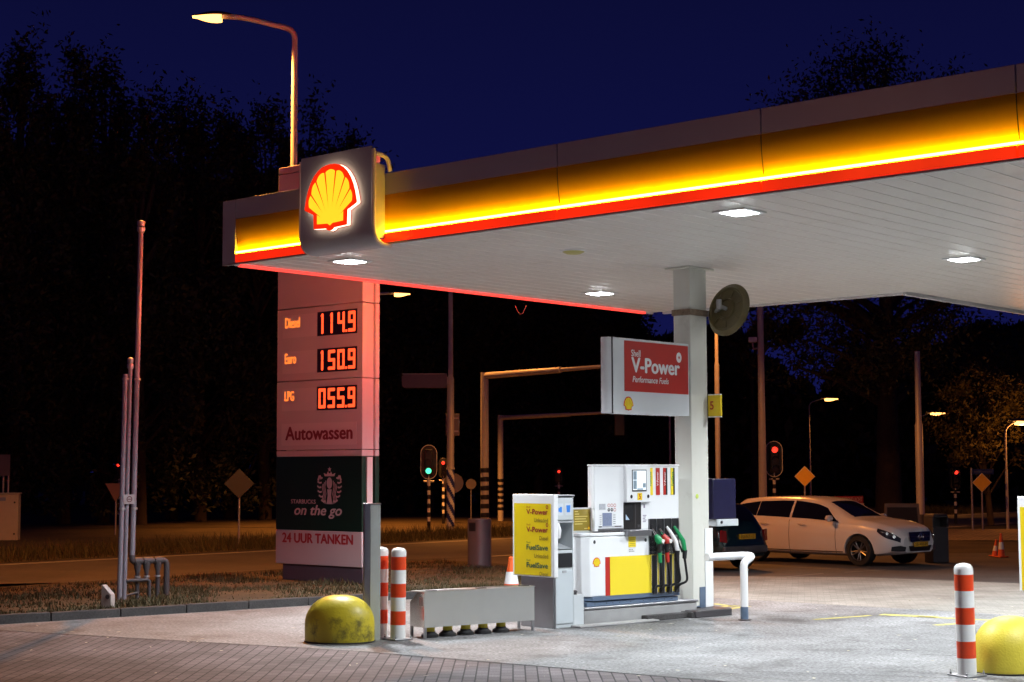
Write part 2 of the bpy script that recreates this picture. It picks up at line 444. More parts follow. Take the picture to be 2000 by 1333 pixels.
# the far verge, slab path and kerb on the other side of the road
fv = r1 - rn * 0.02
sheet('far_verge', [fv - rd * 60, fv + rd * 160, fv + rd * 160 - rn * 60, fv - rd * 60 - rn * 60], -0.004, TURF)
pa = G(1770, 1055); pb = G(2010, 1058)
pa2 = G(1770, 1034); pb2 = G(2010, 1034)
sheet('slab_path', [pa - Vector((6, 0, 0)), pb + Vector((12, 0, 0)), pb2 + Vector((12, 0, 0)), pa2 - Vector((6, 0, 0))], 0.002, PATHM)
sheet('near_grass', [G(1380, 1072), G(1800, 1082), G(2010, 1078), G(2010, 1059), G(1760, 1055), G(1380, 1052)], 0.0, TURF)

# ------------------------------------------------------------------ canopy
CL = Vector((-4.167, 23.417, 0)); CROT = -41.3
CLEN, CDEP, CSTEP, CDEP2 = 20.0, 10.35, 5.3, 20.0
canopy = thing('canopy', 'large flat filling station roof with glowing yellow and red edge', 'canopy roof', CL, CROT)
SOF = mat('soffit_white', (0.78, 0.77, 0.74), 0.34, var=0.06, scale=1.5, stain=(0.5, 0.46, 0.4), stain_amt=0.35)
mb = MB(); mbj = MB(); pw = 0.30
k = 0; x = 0.05
while x < CLEN - 0.05:
    y1 = CDEP - 0.05 if x + pw * 0.5 < CSTEP else CDEP2 - 0.05
    x1 = min(x + pw, CLEN - 0.04)
    mb.add([(x, 0.05, 5.10), (x1 - 0.016, 0.05, 5.10), (x1 - 0.016, y1, 5.10), (x, y1, 5.10)], [(0, 3, 2, 1)])
    mb.add([(x1 - 0.016, 0.05, 5.10), (x1, 0.05, 5.10), (x1, y1, 5.10), (x1 - 0.016, y1, 5.10), (x1 - 0.016, 0.05, 5.125), (x1, 0.05, 5.125), (x1, y1, 5.125), (x1 - 0.016, y1, 5.125)],
           [(4, 7, 6, 5), (0, 3, 7, 4), (1, 5, 6, 2)])
    mbj.box(x1 - .020, x1 + .004, .05, y1, 5.094, 5.0995)
    x += pw; k += 1
mb.build('soffit', SOF, canopy, smooth=False)
mbj.build('joint_glints', mat('joint_glint_white', (.90, .88, .85), .3), canopy, smooth=False)  # light caught by the plank edges, put in as paler strips
mb = MB(); mb.box(0.12, CLEN - .1, 0.12, CDEP - 0.1, 5.14, 5.9); mb.box(CSTEP + .05, CLEN - .1, CDEP - 0.1, CDEP2 - .1, 5.14, 5.9)
mb.build('roof_deck', DGREY, canopy, smooth=False)
mb = MB()
for k_ in (0,):
    mb.box(0.30, CSTEP + 0.02, CDEP - 0.05, CDEP + 0.03, 5.06, 5.92)
    mb.box(CSTEP - 0.04, CSTEP + 0.04, CDEP + 0.03, CDEP2, 5.06, 5.92); mb.box(CSTEP - 0.04, CLEN, CDEP2, CDEP2 + 0.08, 5.06, 5.92)
    mb.box(CLEN - 0.04, CLEN + 0.04, 0.03, CDEP2, 5.06, 5.92)
mb.build('rear_fascia', PANEL, canopy)
FY = mat('fascia_yellow', (0.70, 0.34, 0.006), 0.6, var=0.05, scale=1.5, spec=0.12)
FG = mat('fascia_grey', (0.50, 0.47, 0.50), 0.35, var=0.05, scale=1.0)
FRED = emis('fascia_red_light', (1.0, 0.022, 0.002), 1.0, (0.4, 0.02, 0.01))
FBAR = emis('fascia_light_bar', (1.0, 0.66, 0.018), 62, (0.8, 0.8, 0.7))
TRIM = mat('fascia_trim', (0.35, 0.34, 0.34), 0.5)
def fascia(P, s0, s1, joints, corner):
    """P maps (along, inward, z) to canopy space"""
    def pbox(mb, a0, a1, i0, i1, z0, z1):
        v = [P(a, i, z) for z in (z0, z1) for i in (i0, i1) for a in (a0, a1)]
        mb.add(v, [(0, 2, 3, 1), (4, 5, 7, 6), (0, 1, 5, 4), (1, 3, 7, 5), (3, 2, 6, 7), (2, 0, 4, 6)])
    js = [s0] + joints + [s1]
    for a, b in zip(js[:-1], js[1:]):
        g = 0.006
        mb = MB(); pbox(mb, a + g, b - g, 0.0, 0.06, 5.705, 5.985); mb.build('upper_panel', FG, canopy, bevel=0.006)
        mb = MB(); n = 18
        prof = [(0.062 * (t / n) ** 2.0, 5.70 - 0.49 * t / n) for t in range(n + 1)]
        vv = [P(a + g, i, z) for i, z in prof] + [P(b - g, i, z) for i, z in prof]
        mb.add(vv, [(t, t + 1, n + 2 + t, n + 1 + t) for t in range(n)])
        mb.build('yellow_panel', FY, canopy)
        mb = MB(); mb.tube([P(a + g, 0.014, 5.222), P(b - g, 0.014, 5.222)], 0.014, 8); mb.build('light_bar', FBAR, canopy)
        mb = MB(); pbox(mb, a + g, b - g, -0.012, 0.10, 5.075, 5.198); mb.build('red_band', FRED, canopy, bevel=0.01)
    mb = MB(); pbox(mb, corner, s1, 0.0, 0.05, 5.05, 5.072); mb.build('lower_trim', TRIM, canopy)
    mb = MB(); pbox(mb, corner, s0 - 0.006, 0.0, 0.06, 5.073, 5.985); mb.build('corner_panel', FG, canopy, bevel=0.006)
_nt = FRED.node_tree; _n = _nt.nodes.new('ShaderNodeTexNoise'); _n.inputs['Scale'].default_value = .55; _t = _nt.nodes.new('ShaderNodeTexCoord')
_m = _nt.nodes.new('ShaderNodeMapRange'); _m.inputs['From Min'].default_value = .3; _m.inputs['From Max'].default_value = .7; _m.inputs['To Min'].default_value = .55; _m.inputs['To Max'].default_value = 1.15
_nt.links.new(_t.outputs['Object'], _n.inputs['Vector']); _nt.links.new(_n.outputs['Fac'], _m.inputs['Value']); _nt.links.new(_m.outputs[0], _nt.nodes['Principled BSDF'].inputs['Emission Strength'])   # uneven tubes behind the red band
fascia(lambda a, i, z: (a, i, z), 0.29, CLEN, [3.28, 6.27, 9.12, 12.0, 14.9, 17.8], 0.0)
def fascia_left():
    P = lambda a, i, z: (i, a, z)
    def pbox(mb, a0, a1, i0, i1, z0, z1):
        v = [P(a, i, z) for z in (z0, z1) for i in (i0, i1) for a in (a0, a1)]
        mb.add(v, [(0, 2, 3, 1), (4, 5, 7, 6), (0, 1, 5, 4), (1, 3, 7, 5), (3, 2, 6, 7), (2, 0, 4, 6)])
    for a, b in ((0.29, 3.3), (3.3, 6.3), (6.3, 10.1)):
        mb = MB(); pbox(mb, a + .006, b - .006, 0.002, 0.06, 5.705, 5.985); mb.build('upper_panel', FG, canopy, bevel=0.006)
        mb = MB(); mb.add([P(a, 0.002, 5.70), P(b - .01, 0.002, 5.70), P(b - .01, 0.10, 5.21), P(a, 0.10, 5.21)], [(0, 1, 2, 3)]); mb.build('yellow_panel', FY, canopy)
        mb = MB(); mb.tube([P(a, 0.045, 5.225), P(b - .01, 0.045, 5.225)], 0.013, 8); mb.build('light_bar', FBAR, canopy)
        mb = MB(); pbox(mb, a, b - .01, -0.012, 0.07, 5.062, 5.105); mb.build('red_lip', FREDL, canopy, bevel=0.01)
        mb = MB(); pbox(mb, a, b - .01, -0.014, 0.07, 5.108, 5.198); mb.build('red_band', FREDN, canopy, bevel=0.01)
    mb = MB(); pbox(mb, 0.065, 0.28, 0.002, 0.06, 5.073, 5.985); pbox(mb, 10.1, CDEP, 0.002, 0.06, 5.073, 5.985); mb.build('corner_panel', FG, canopy, bevel=0.006)
FREDN = emis('fascia_red_neon', (1.0, 0.050, 0.055), 92.0, (0.4, 0.02, 0.01))
FREDL = emis('fascia_red_side', (1.0, 0.060, 0.045), 1.6, (0.4, 0.02, 0.01))
fascia_left()

# ---- shell shaped emblem of the place's signs
def shell_outline():
    r = [(0, .44), (.09, .433), (.17, .413), (.25, .372), (.325, .31), (.39, .225), (.44, .13), (.475, .03), (.497, -.06), (.508, -.115),
         (.495, -.13), (.33, -.20), (.322, -.395), (.08, -.408), (.055, -.43), (0, -.445)]
    return r + [(-x, z) for x, z in r[-2:0:-1]]
def ray_out(poly, o, ang):
    dx, dz = math.sin(ang), math.cos(ang); best = 0
    for (x0, z0), (x1, z1) in zip(poly, poly[1:] + poly[:1]):
        ex, ez = x1 - x0, z1 - z0; den = dx * ez - dz * ex
        if abs(den) < 1e-9: continue
        t = ((x0 - o[0]) * ez - (z0 - o[1]) * ex) / den; u = ((x0 - o[0]) * dz - (z0 - o[1]) * dx) / den
        if t > 0 and -1e-6 <= u <= 1 + 1e-6: best = max(best, t)
    return best
def shell_lobes(border=0.068):
    o = (0.0, -.36); pl = shell_outline(); polys = []
    edges = [-1.06, -.76, -.50, -.26, -.085, .085, .26, .50, .76, 1.06]
    edges = [-1.02, -.72, -.44, -.15, .15, .44, .72, 1.02]
    for a, b in zip(edges[:-1], edges[1:]):
        pts = []
        g = 0.020
        for t in np.linspace(0, 1, 7):
            an = a + (b - a) * t
            rr = ray_out(pl, o, an) - border - 0.022 * (2 * t - 1) ** 2 * 1.0
            an2 = an + (g if t < .5 else -g) * abs(2 * t - 1)
            pts.append((o[0] + rr * math.sin(an2), o[1] + rr * math.cos(an2)))
        q0 = (o[0] + .20 * math.sin(a), o[1] + .20 * math.cos(a)); q1 = (o[0] + .20 * math.sin(b), o[1] + .20 * math.cos(b))
        polys.append([q0] + pts + [q1])
    r2 = .205
    base = [(o[0] + r2 * math.sin(an), o[1] + r2 * math.cos(an)) for an in np.linspace(-1.02, 1.02, 9)]
    base += [(.255, -.21), (.252, -.335), (.05, -.345), (0, -.375), (-.05, -.345), (-.252, -.335), (-.255, -.21)]
    polys.append(base)
    return polys
def emblem(parent, F, size, mr, my, th, mside=None, name='emblem'):
    """F(x, out, z) places it; size scales the 0.88 m high outline"""
    mb = MB(); ol = [(x * size, z * size) for x, z in shell_outline()]; n = len(ol)
    mb.add([F(x, th, z) for x, z in ol], [tuple(range(n))])
    o = mb.build(name, mr, parent, smooth=False)
    if mside:
        mb = MB(); mb.add([F(x, 0.012, z) for x, z in ol] + [F(x, th - 0.002, z) for x, z in ol], [(i, (i + 1) % n, n + (i + 1) % n, n + i) for i in range(n)])
        mb.build('halo_edge', mside, o, smooth=False)
    mb = MB()
    for k, pl in enumerate(shell_lobes()): mb.add([F(x * size, th + 0.003 + 0.0004 * k, z * size) for x, z in pl], [tuple(range(len(pl)))])
    mb.build('yellow_lobes', my, o, smooth=False)
    return o
EMR = emis('emblem_red_light', (1.0, 0.022, 0.0), 1.0, (0.5, 0.02, 0.01))
EMY = emis('emblem_yellow_light', (1.0, 0.74, 0.022), 1.0, (0.6, 0.4, 0.02))
HALO = emis('halo_light', (1.0, 0.76, 0.52), 2.6, (0.8, 0.8, 0.8))
EPR = mat('emblem_red', (0.68, 0.04, 0.02), 0.4); EPY = mat('emblem_yellow', (0.85, 0.62, 0.02), 0.4)

logo = thing('logo_sign', 'square grey sign with glowing red and yellow shell emblem on the canopy edge', 'sign', CL, CROT)
lx0, lx1 = 2.09, 3.45
prof = [(-.35, 6.29)] + [(-.35, 5.24)] + [(-.35 + .2 * (1 - math.cos(a)), 5.24 - .24 * math.sin(a)) for a in np.linspace(.2, math.pi / 2, 8)] + [(-.06, 4.995)]
inner = [(y + .03, z + (.0 if z > 5.3 else .03)) for y, z in prof]
mb = MB(); n = len(prof)
mb.add([(lx0, y, z) for y, z in prof] + [(lx1, y, z) for y, z in prof] + [(lx0, y, z) for y, z in inner] + [(lx1, y, z) for y, z in inner],
       [(i, i + 1, n + i + 1, n + i) for i in range(n - 1)] + [(2 * n + i, 3 * n + i, 3 * n + i + 1, 2 * n + i + 1) for i in range(n - 1)]
       + [(0, n, 3 * n, 2 * n), (n - 1, 3 * n - 1, 4 * n - 1, 2 * n - 1)] + [(i, 2 * n + i, 2 * n + i + 1, i + 1) for i in range(n - 1)] + [(n + i, n + i + 1, 3 * n + i + 1, 3 * n + i) for i in range(n - 1)])
mb.build('face_panel', mat('logo_panel_grey', (0.50, 0.49, 0.52), 0.33, var=0.04), logo)
RIM = mat('rim_pale', (0.75, 0.62, 0.58), 0.4)
for sx_ in (lx0, lx1 + .04):
    mb = MB(); path = [(sx_ - .02, -.325, 6.25), (sx_ - .02, -.325, 5.22), (sx_ - .02, -.28, 5.08), (sx_ - .02, -.17, 5.02), (sx_ - .02, -.02, 5.01)]
    mb.tube(arc_path(path, .12), .03, 10)
    mb.tube(arc_path([(sx_ - .02, -.30, 6.20), (sx_ - .02, -.08, 6.18), (sx_ - .02, -.03, 5.99)], .15), .03, 10)
    mb.build('side_rim', RIM, logo)
mb = MB(); mb.box(lx0 + .1, lx1 - .1, -.315, -.002, 5.12, 6.1); mb.build('back_box', FG, logo, bevel=.01)
ecx, ecz = 2.752, 5.687
emblem(logo, lambda x, o, z: (ecx + x, -.352 - o, ecz + z), 1.0, EMR, EMY, .07, HALO)

# ---- downlights in the soffit
LENS = emis('downlight_lens', (0.90, 0.96, 1.0), 62)
rotc = R_(CROT); bx = Vector((math.cos(rotc), math.sin(rotc), 0)); ay = Vector((-math.sin(rotc), math.cos(rotc), 0))
def downlight(loc, label):
    t = thing('downlight', label, 'ceiling light', (loc[0], loc[1], 5.10), CROT, 'square white lamps in the canopy ceiling')
    mb = MB()
    s, q = .23, .165
    for a in ((-s, s, -s, -q), (-s, s, q, s), (-s, -q, -q, q), (q, s, -q, q)): mb.box(*a, -.022, -.002)
    mb.build('frame', WHITE, t, bevel=.006)
    mb = MB(); mb.add([(-q, -q, -.023), (q, -q, -.023), (q, q, -.023), (-q, q, -.023), (-q * .6, -q * .6, -.038), (q * .6, -q * .6, -.038), (q * .6, q * .6, -.038), (-q * .6, q * .6, -.038)],
               [(4, 5, 6, 7), (0, 1, 5, 4), (1, 2, 6, 5), (2, 3, 7, 6), (3, 0, 4, 7)])
    mb.build('lens', LENS, t, smooth=False)
    l = bpy.data.lights.new('downlight_beam', 'SPOT'); l.energy = 2450; l.color = (.91, .96, 1.0); l.shadow_soft_size = .13; l.spot_size = R_(138); l.spot_blend = .7
    o = bpy.data.objects.new('downlight_beam', l); COL.objects.link(o); o.location = (0, 0, -.06); o.parent = t
    return t
d0 = downlight((-2.31, 23.23), 'lit square ceiling lamp under the shell sign corner')
P0 = Vector((-2.31, 23.23, 5.10))
for i, j, lab in ((1, 0, 'lit square ceiling lamp nearest the yellow front edge, right of the shell sign'), (0, 1, 'lit square ceiling lamp above the red hanging sign'),
                  (1, 1, 'lit square ceiling lamp right of the round mirror'), (2, 0, 'ceiling lamp further along the front row of the canopy'),
                  (2, 1, 'ceiling lamp further along the rear row of the canopy'),
                  (1, 2, 'ceiling lamp under the rear wing of the canopy, nearer the step'), (2, 2, 'ceiling lamp under the rear wing of the canopy, farther from the step')):
    dup(d0, P0 + bx * 6.6 * i + ay * 5.75 * j, CROT, lab)
t = thing('ceiling_disc', 'dull yellowish round unlit fitting on the canopy ceiling', 'ceiling fitting', G(1120, 490, 5.098))
mb = MB(); mb.lathe([(0, -.05), (.1, -.045), (.15, -.02), (.16, 0)], 20); mb.build('cover', mat('aged_plastic', (.45, .42, .12), .4), t)
mb = MB(); mb.lathe([(.162, -.016), (.185, -.012), (.185, -.001)], 20); mb.build('ring', WHITE, t)
t = thing('hanging_cable', 'thin cable loop hanging from the rear canopy edge', 'cable', G(1017, 597, 5.06))
mb = MB(); mb.tube([(-.1 + .01 * k * 2.0, 0, -.16 * math.sin(math.pi * k / 10)) for k in range(11)], .005, 6); mb.build('loop', DGREY, t)

# ------------------------------------------------------------------ column and what hangs on it
CC = Vector((2.619, 23.998, 0)); AROT = 48.7
col = thing('canopy_column', 'cream square column carrying the canopy beside the pump', 'column', CC, AROT)
mb = MB(); mb.box(0, .43, 0, .30, .12, 5.10); mb.build('shaft', CREAM, col, bevel=.012)
mb = MB(); mb.box(.16, .30, -.012, -.002, .10, .40); mb.box(-.012, .3, -.012, .0, .12, .13); mb.build('blue_foot', BLUEG, col)
mb = MB(); mb.box(.30, .50, -.015, .3, .10, 1.25); mb.build('white_cladding', WHITE, col, bevel=.006)
mb = MB()
for a in ((-.02, .45, -.02, -.001), (-.02, .45, .301, .32), (-.02, -.001, -.001, .301), (.431, .45, -.001, .301)): mb.box(*a, 4.38, 4.47)
mb.build('clamp_band', RUST, col, bevel=.004)
mb = MB(); mb.box(-.1, .53, -.08, .38, 5.07, 5.094); mb.build('head_flashing', CREAM, col, bevel=.004)
mb = MB(); mb.lathe([(0, 0), (.035, 0), (.035, .004)], 14); st = mb.build('sticker', mat('leaf_sticker', (.55, .68, .12), .5), col)
st.location = (.12, -.004, 1.72); st.rotation_euler = (R_(90), 0, 0)

# round traffic mirror, its olive back to the camera
mp_ = D(1419, 604, 24.0)
mir = thing('convex_mirror', 'round traffic mirror seen from its olive back, clamped to the column', 'mirror', mp_)
mir.rotation_euler = Vector((.745, .63, -.22)).to_track_quat('Y', 'Z').to_euler()
MI = (Matrix.Translation(mp_) @ mir.rotation_euler.to_matrix().to_4x4()).inverted()
n = 40
def disc(mb, prof): # lathe about local Y
    vs_ = []; fs = []
    for r, y in prof:
        for k in range(n):
            a = 2 * math.pi * k / n; vs_.append((r * math.cos(a), y, r * math.sin(a)))
    for i in range(len(prof) - 1):
        for k in range(n): fs.append((i * n + k, i * n + (k + 1) % n, (i + 1) * n + (k + 1) % n, (i + 1) * n + k))
    mb.add(vs_, fs)
mb = MB(); disc(mb, [(.001, -.01), (.13, -.01), (.14, -.035), (.155, -.035), (.165, -.005), (.30, .01), (.315, -.014), (.335, -.014), (.35, .012), (.385, .03), (.40, .05), (.395, .06)]); mb.build('back_shell', OLIVE, mir)
mb = MB(); disc(mb, [(.39, .062), (.36, .075), (.2, .12), (.001, .14)]); mb.build('mirror_face', MIRROR, mir)
mb = MB()
for k in range(7):
    a = 2 * math.pi * k / 7 + .35
    mb.tube([(.19 * math.cos(a), -.004, .19 * math.sin(a)), (.29 * math.cos(a), .004, .29 * math.sin(a))], .012, 6)
mb.build('ribs', OLIVE, mir)
mA = CC + Vector((math.cos(R_(AROT)), math.sin(R_(AROT)), 0)) * .43 + Vector((.02, 0, 4.42))
mC = MI.inverted() @ Vector((0, -.14, 0)); tl = lambda p: MI @ Vector(p)
mb = MB(); mb.tube([tl(mA), tl(mA + Vector((.10, -.02, .0))), tl(mC)], .035, 10); mb.tube([(0, -.15, 0), (0, -.01, 0)], .03, 10); mb.tube([tl(mC + Vector((-.02, -.02, -.05))), tl(mC + Vector((-.02, -.02, .10)))], .04, 10); mb.build('bracket', GALV, mir)

# hanging red sign
vp = thing('fuel_sign', 'white box sign with red panel hanging on the column above the pump', 'sign', CC, AROT)
mb = MB(); n8 = 8
pr = [(-.045, 0.0), (-1.80, 0.0)] + [(-1.80 - .15 * math.sin(a), .10 - .10 * math.cos(a)) for a in np.linspace(.2, math.pi - .2, 9)] + [(-1.80, .20), (-.045, .20)]
mb.prism(pr, lambda x, y: (x, y, 2.888), lambda x, y: (x, y, 3.945)); mb.build('box', mat('sign_white', (.66, .69, .72), .4, var=.03), vp, bevel=.004)
mb = MB(); mb.box(-1.872, -1.860, -.004, .204, 2.884, 3.949); mb.build('seam', DGREY, vp)
mb = MB(); mb.box(-1.60, -.07, -.006, -.001, 3.203, 3.911); mb.build('red_panel', REDP, vp)
mb = MB(); o = lambda u, z: (u, -.009, z)
text(mb, 'Shell', o(-1.447, 3.695), X, ZUP, .215, .095, .012); text(mb, 'V-Power', o(-1.447, 3.475), X, ZUP, 1.165, .205, .035)
text(mb, 'Performance Fuels', o(-1.42, 3.335), X, ZUP, .86, .085, .014, .2)
mb.build('lettering', WHITE, vp, smooth=False)
mb = MB(); ring = [(.065 * math.cos(a), .075 * math.sin(a)) for a in np.linspace(0, 2 * math.pi, 24, endpoint=False)]
mb.poly([(-.303 + x, -.009, 3.733 + z) for x, z in ring]); mb.build('badge', WHITE, vp, smooth=False)
mb = MB()
for k in range(8):
    a = 2 * math.pi * k / 8; ca, sa = math.cos(a), math.sin(a)
    mb.poly([(-.303 - sa * .007, -.0115 - .0003 * k, 3.733 + ca * .007), (-.303 + ca * .034, -.0115 - .0003 * k, 3.733 + sa * .034), (-.303 + sa * .007, -.0115 - .0003 * k, 3.733 - ca * .007)])
mb.build('badge_star', REDP, vp, smooth=False)
emblem(vp, lambda x, o_, z: (-1.515 + x, -.002 - o_, 3.03 + z), .225, EPR, EPY, .003)
mb = MB(); mb.box(-.05, .0, .06, .14, 3.0, 3.85); mb.build('bracket', GALV, vp)
# yellow number plate
np_ = thing('number_sign', 'small yellow plate with red number 5 on the column edge', 'sign', CC, AROT)
pr = [(.44 + .02, -.03), (.62, -.10), (.64, -.10), (.66, -.07)]
mb = MB(); 
def rot2(x, y): return (x, y)
fl = [(0.432, -.26), (0.432, -.06)]
r = R_(AROT - 90 - 0)
# the plate faces the camera side: a shallow three sided box
np_.rotation_euler = (0, 0, R_(AROT - 90)); np_.location = CC + Vector((math.cos(R_(AROT)), math.sin(R_(AROT)), 0)) * .43
mb = MB(); pr = [(.01, -.005), (.20, -.03), (.235, -.012), (.24, .02), (.01, .03)]
mb.prism(pr, lambda x, y: (x, y, 2.895), lambda x, y: (x, y, 3.205)); mb.build('plate', YEL, np_, bevel=.003)
mb = MB(); mb.prism(pr, lambda x, y: (x, y, 3.2055), lambda x, y: (x, y, 3.222)); mb.prism(pr, lambda x, y: (x, y, 2.878), lambda x, y: (x, y, 2.8945)); mb.build('edge_trim', WHITE, np_)
mb = MB(); text(mb, '5', (.05, -.016, 2.995), Vector((1, -.1316, 0)).normalized(), ZUP, .075, .12, .02); mb.build('lettering', REDP, np_, smooth=False)
# navy dispenser box
kb = CC + Vector((.30, .32, 0))
nb = thing('wall_box', 'navy blue boxed dispenser on the right side of the column', 'dispenser', (2.763, 24.49, 0), 40)
mb = MB(); mb.box(.20, .70, -.12, .02, 1.37, 1.975); mb.build('front_cover', NAVY, nb, bevel=.012)
mb = MB(); mb.box(.175, .74, -.02, .07, 1.40, 1.965); mb.box(.27, .735, -.13, .05, 1.265, 1.368); mb.build('housing', LGREY, nb, bevel=.008)
mb = MB(); mb.lathe([(0, 0), (.022, 0), (.022, .012), (.001, .014)], 14); o = mb.build('outlet', BLACK, nb); o.location = (.36, -.13, 1.325); o.rotation_euler = (R_(90), 0, 0)

# ------------------------------------------------------------------ pump island, pump
PO = Vector((1.071, 22.598, 0)); PROT = 40
isl = thing('pump_island', 'low concrete island under the fuel pump', 'pump island', PO, PROT)
mb = MB(); mb.prism([(-.09, .05), (0, 0), (2.085, 0), (2.085, .72), (-.09, .72)], lambda x, y: (x, y, .0), lambda x, y: (x, y, .205)); mb.build('plinth', CONC, isl, bevel=.015)
mb = MB(); mb.prism([(-.105, .04), (-.005, -.015), (2.10, -.015), (2.10, .73), (-.105, .73)], lambda x, y: (x, y, .2055), lambda x, y: (x, y, .238)); mb.build('steel_edge', STEEL2, isl, bevel=.01)
for px in ((-.45, 1.05, -.27, -.06, .028), (.95, 1.95, -.13, -.003, .075), (1.75, 2.45, -.22, .02, .085)):
    mb = MB(); mb.box(px[0], px[1], px[2], px[3], 0, px[4]); mb.build('kerb_block', KERB if px[4] > .05 else CONC, isl, bevel=.01)
mb = MB(); mb.prism([(1.8, -.25), (2.55, -.25), (2.66, -.12), (2.62, .55), (2.11, .60), (2.11, -.02), (1.8, -.02)], lambda x, y: (x, y, 0), lambda x, y: (x, y, .10)); mb.build('column_base', DGREY, isl, bevel=.012)

pump = thing('fuel_pump', 'white fuel pump with yellow panel and four hanging nozzles', 'fuel pump', PO, PROT)
mb = MB(); mb.box(-.05, 1.73, .035, .60, .239, .305); mb.build('skirt', BLUEG, pump, bevel=.006)
mb = MB()
for u in (.1, .32, .44, .57, .78, 1.03, 1.17, 1.30, 1.45, 1.6): mb.tube([(u, .035, .275), (u, .031, .275)], .007, 8)
mb.build('skirt_bolts', BLACK, pump)
mb = MB(); mb.prism([(-.05, .10), (.04, .012), (1.74, .012), (1.74, .61), (-.05, .61)], lambda x, y: (x, y, .315), lambda x, y: (x, y, .375)); mb.build('blue_base', BLUEG, pump, bevel=.005)
mb = MB(); mb.prism([(-.09, .10), (.0, .02), (1.75, .02), (1.75, .62), (-.09, .62)], lambda x, y: (x, y, .376), lambda x, y: (x, y, 1.19)); mb.build('lower_cabinet', PUMPW, pump, bevel=.012)
mb = MB(); mb.prism([(-.10, .09), (.0, .01), (.66, .01), (.66, .62), (-.10, .62)], lambda x, y: (x, y, 1.192), lambda x, y: (x, y, 1.245)); mb.build('cabinet_lid', PUMPW, pump, bevel=.014)
mb = MB(); mb.box(.375, 1.738, .0135, .019, .378, .909); mb.build('yellow_panel', YELP, pump)
mb = MB(); mb.box(.287, .370, .0130, .019, .378, .907); mb.build('red_stripe', REDP, pump)
emblem(pump, lambda x, o_, z: (.123 + x, .0195 - o_, .842 + z), .15, EPR, EPY, .002)
mb = MB(); mb.prism([(.10, .10), (1.755, .10), (1.755, .56), (.40, .56), (.10, .145)], lambda x, y: (x, y, 1.26), lambda x, y: (x, y, 2.16)); mb.build('upper_cabinet', PUMPW, pump, bevel=.01)
mb = MB(); mb.prism([(.08, .09), (1.765, .09), (1.765, .57), (.39, .57), (.08, .15)], lambda x, y: (x, y, 2.163), lambda x, y: (x, y, 2.185)); mb.box(.07, .095, .10, .14, 1.575, 2.16); mb.build('top_edge', WHITE, pump, bevel=.004)
mb = MB(); mb.box(.654, 1.12, .035, .099, 1.655, 2.178); mb.build('display_module', PUMPW, pump, bevel=.008)
SCR = emis('pump_screen', (.80, .90, 1.0), .75, (.5, .5, .5))
mb = MB(); mb.box(.755, 1.037, .029, .034, 1.805, 2.11); d = mb.build('screen_frame', BLACK, pump)
mb = MB(); mb.box(.768, 1.024, .0265, .0285, 1.825, 2.098); mb.build('screen', SCR, d)
mb = MB(); mb.box(.775, .84, .0245, .026, 1.97, 2.09); mb.box(.775, .84, .0245, .026, 1.84, 1.96); mb.box(.96, 1.015, .0245, .026, 1.86, 1.92); mb.box(.85, .96, .0245, .026, 1.83, 1.848); mb.build('screen_content', mat('lcd_grey', (.25, .33, .40), .3, var=.5, scale=30), d)
mb = MB(); mb.box(.86, .95, .031, .0345, 1.685, 1.785); s_ = mb.build('pump_number', YEL, pump)
mb = MB(); text(mb, '5', (.885, .0305, 1.70), X, ZUP, .04, .07, .02); mb.build('lettering', REDP, s_, smooth=False)
def lock(mb, u, y, z):
    q = [(.02 * math.cos(a), .026 * math.sin(a)) for a in np.linspace(0, 2 * math.pi, 14, endpoint=False)]
    mb.prism(q, lambda a, b: (u + a, y, z + b), lambda a, b: (u + a, y - .006, z + b))
mb = MB(); lock(mb, .085, .0195, 1.12); lock(mb, 1.07, .0195, 1.12); lock(mb, .74, -.041, 1.735); lock(mb, 1.07, -.041, 1.735); mb.build('locks', BLACK, pump)
mb = MB(); mb.box(.98, 1.05, .079, .084, 2.145, 2.18); mb.build('top_label', REDP, pump)
for u, m1, m2, tx in ((1.148, YELP, None, 'FuelSave'), (1.290, REDP, None, 'V-Power'), (1.438, REDP, BLACK, 'V-Power'), (1.590, YELP, BLACK, 'FuelSave')):
    mb = MB(); mb.box(u, u + .078, .094, .099, 1.75, 2.135); g = mb.build('grade_strip', m1, pump)
    if m2: mb = MB(); mb.box(u + .050, u + .078, .0915, .0935, 1.75, 2.135); mb.build('black_edge', m2, g)
    mb = MB(); text(mb, tx, (u + .045, .0925, 1.88), ZUP, -X, .2, .03, .03); mb.build('lettering', WHITE if m1 is REDP else GREEN, g, smooth=False)
RECB = mat('recess_black', (.02, .018, .018), .3)
mb = MB()
mb.box(.648, .985, .0925, .099, 1.275, 1.653); t_ = mb.build('payment_panel', RECB, pump)
mb = MB(); mb.add([(.67, .0915, 1.40), (.80, .06, 1.40), (.80, .06, 1.63), (.67, .0915, 1.63), (.80, .0915, 1.40), (.80, .0915, 1.63)], [(0, 1, 2, 3), (1, 4, 5, 2), (0, 4, 1), (3, 2, 5)]); mb.build('terminal', BLACK, t_)
mb = MB(); mb.poly([(.68, .087, 1.41), (.74, .072, 1.41), (.68, .087, 1.49)]); mb.build('terminal_screen', emis('terminal_glow', (.55, .75, 1.0), .7), t_, smooth=False)
mb = MB(); mb.box(.86, .875, .085, .092, 1.29, 1.64); mb.box(.90, .96, .08, .092, 1.30, 1.34); mb.build('card_slot', DGREY, t_)
mb = MB(); mb.box(.665, 1.125, -.055, .12, 1.182, 1.268); mb.build('shelf', STEEL2, pump, bevel=.006)
mb = MB(); mb.box(.16, .64, .088, .10, 1.262, 1.30); mb.build('lower_rail', STEEL2, pump)
mb = MB(); mb.box(.985, 1.118, .094, .099, 1.28, 1.655); ip = mb.build('info_panel', PUMPW, pump)
mb = MB()
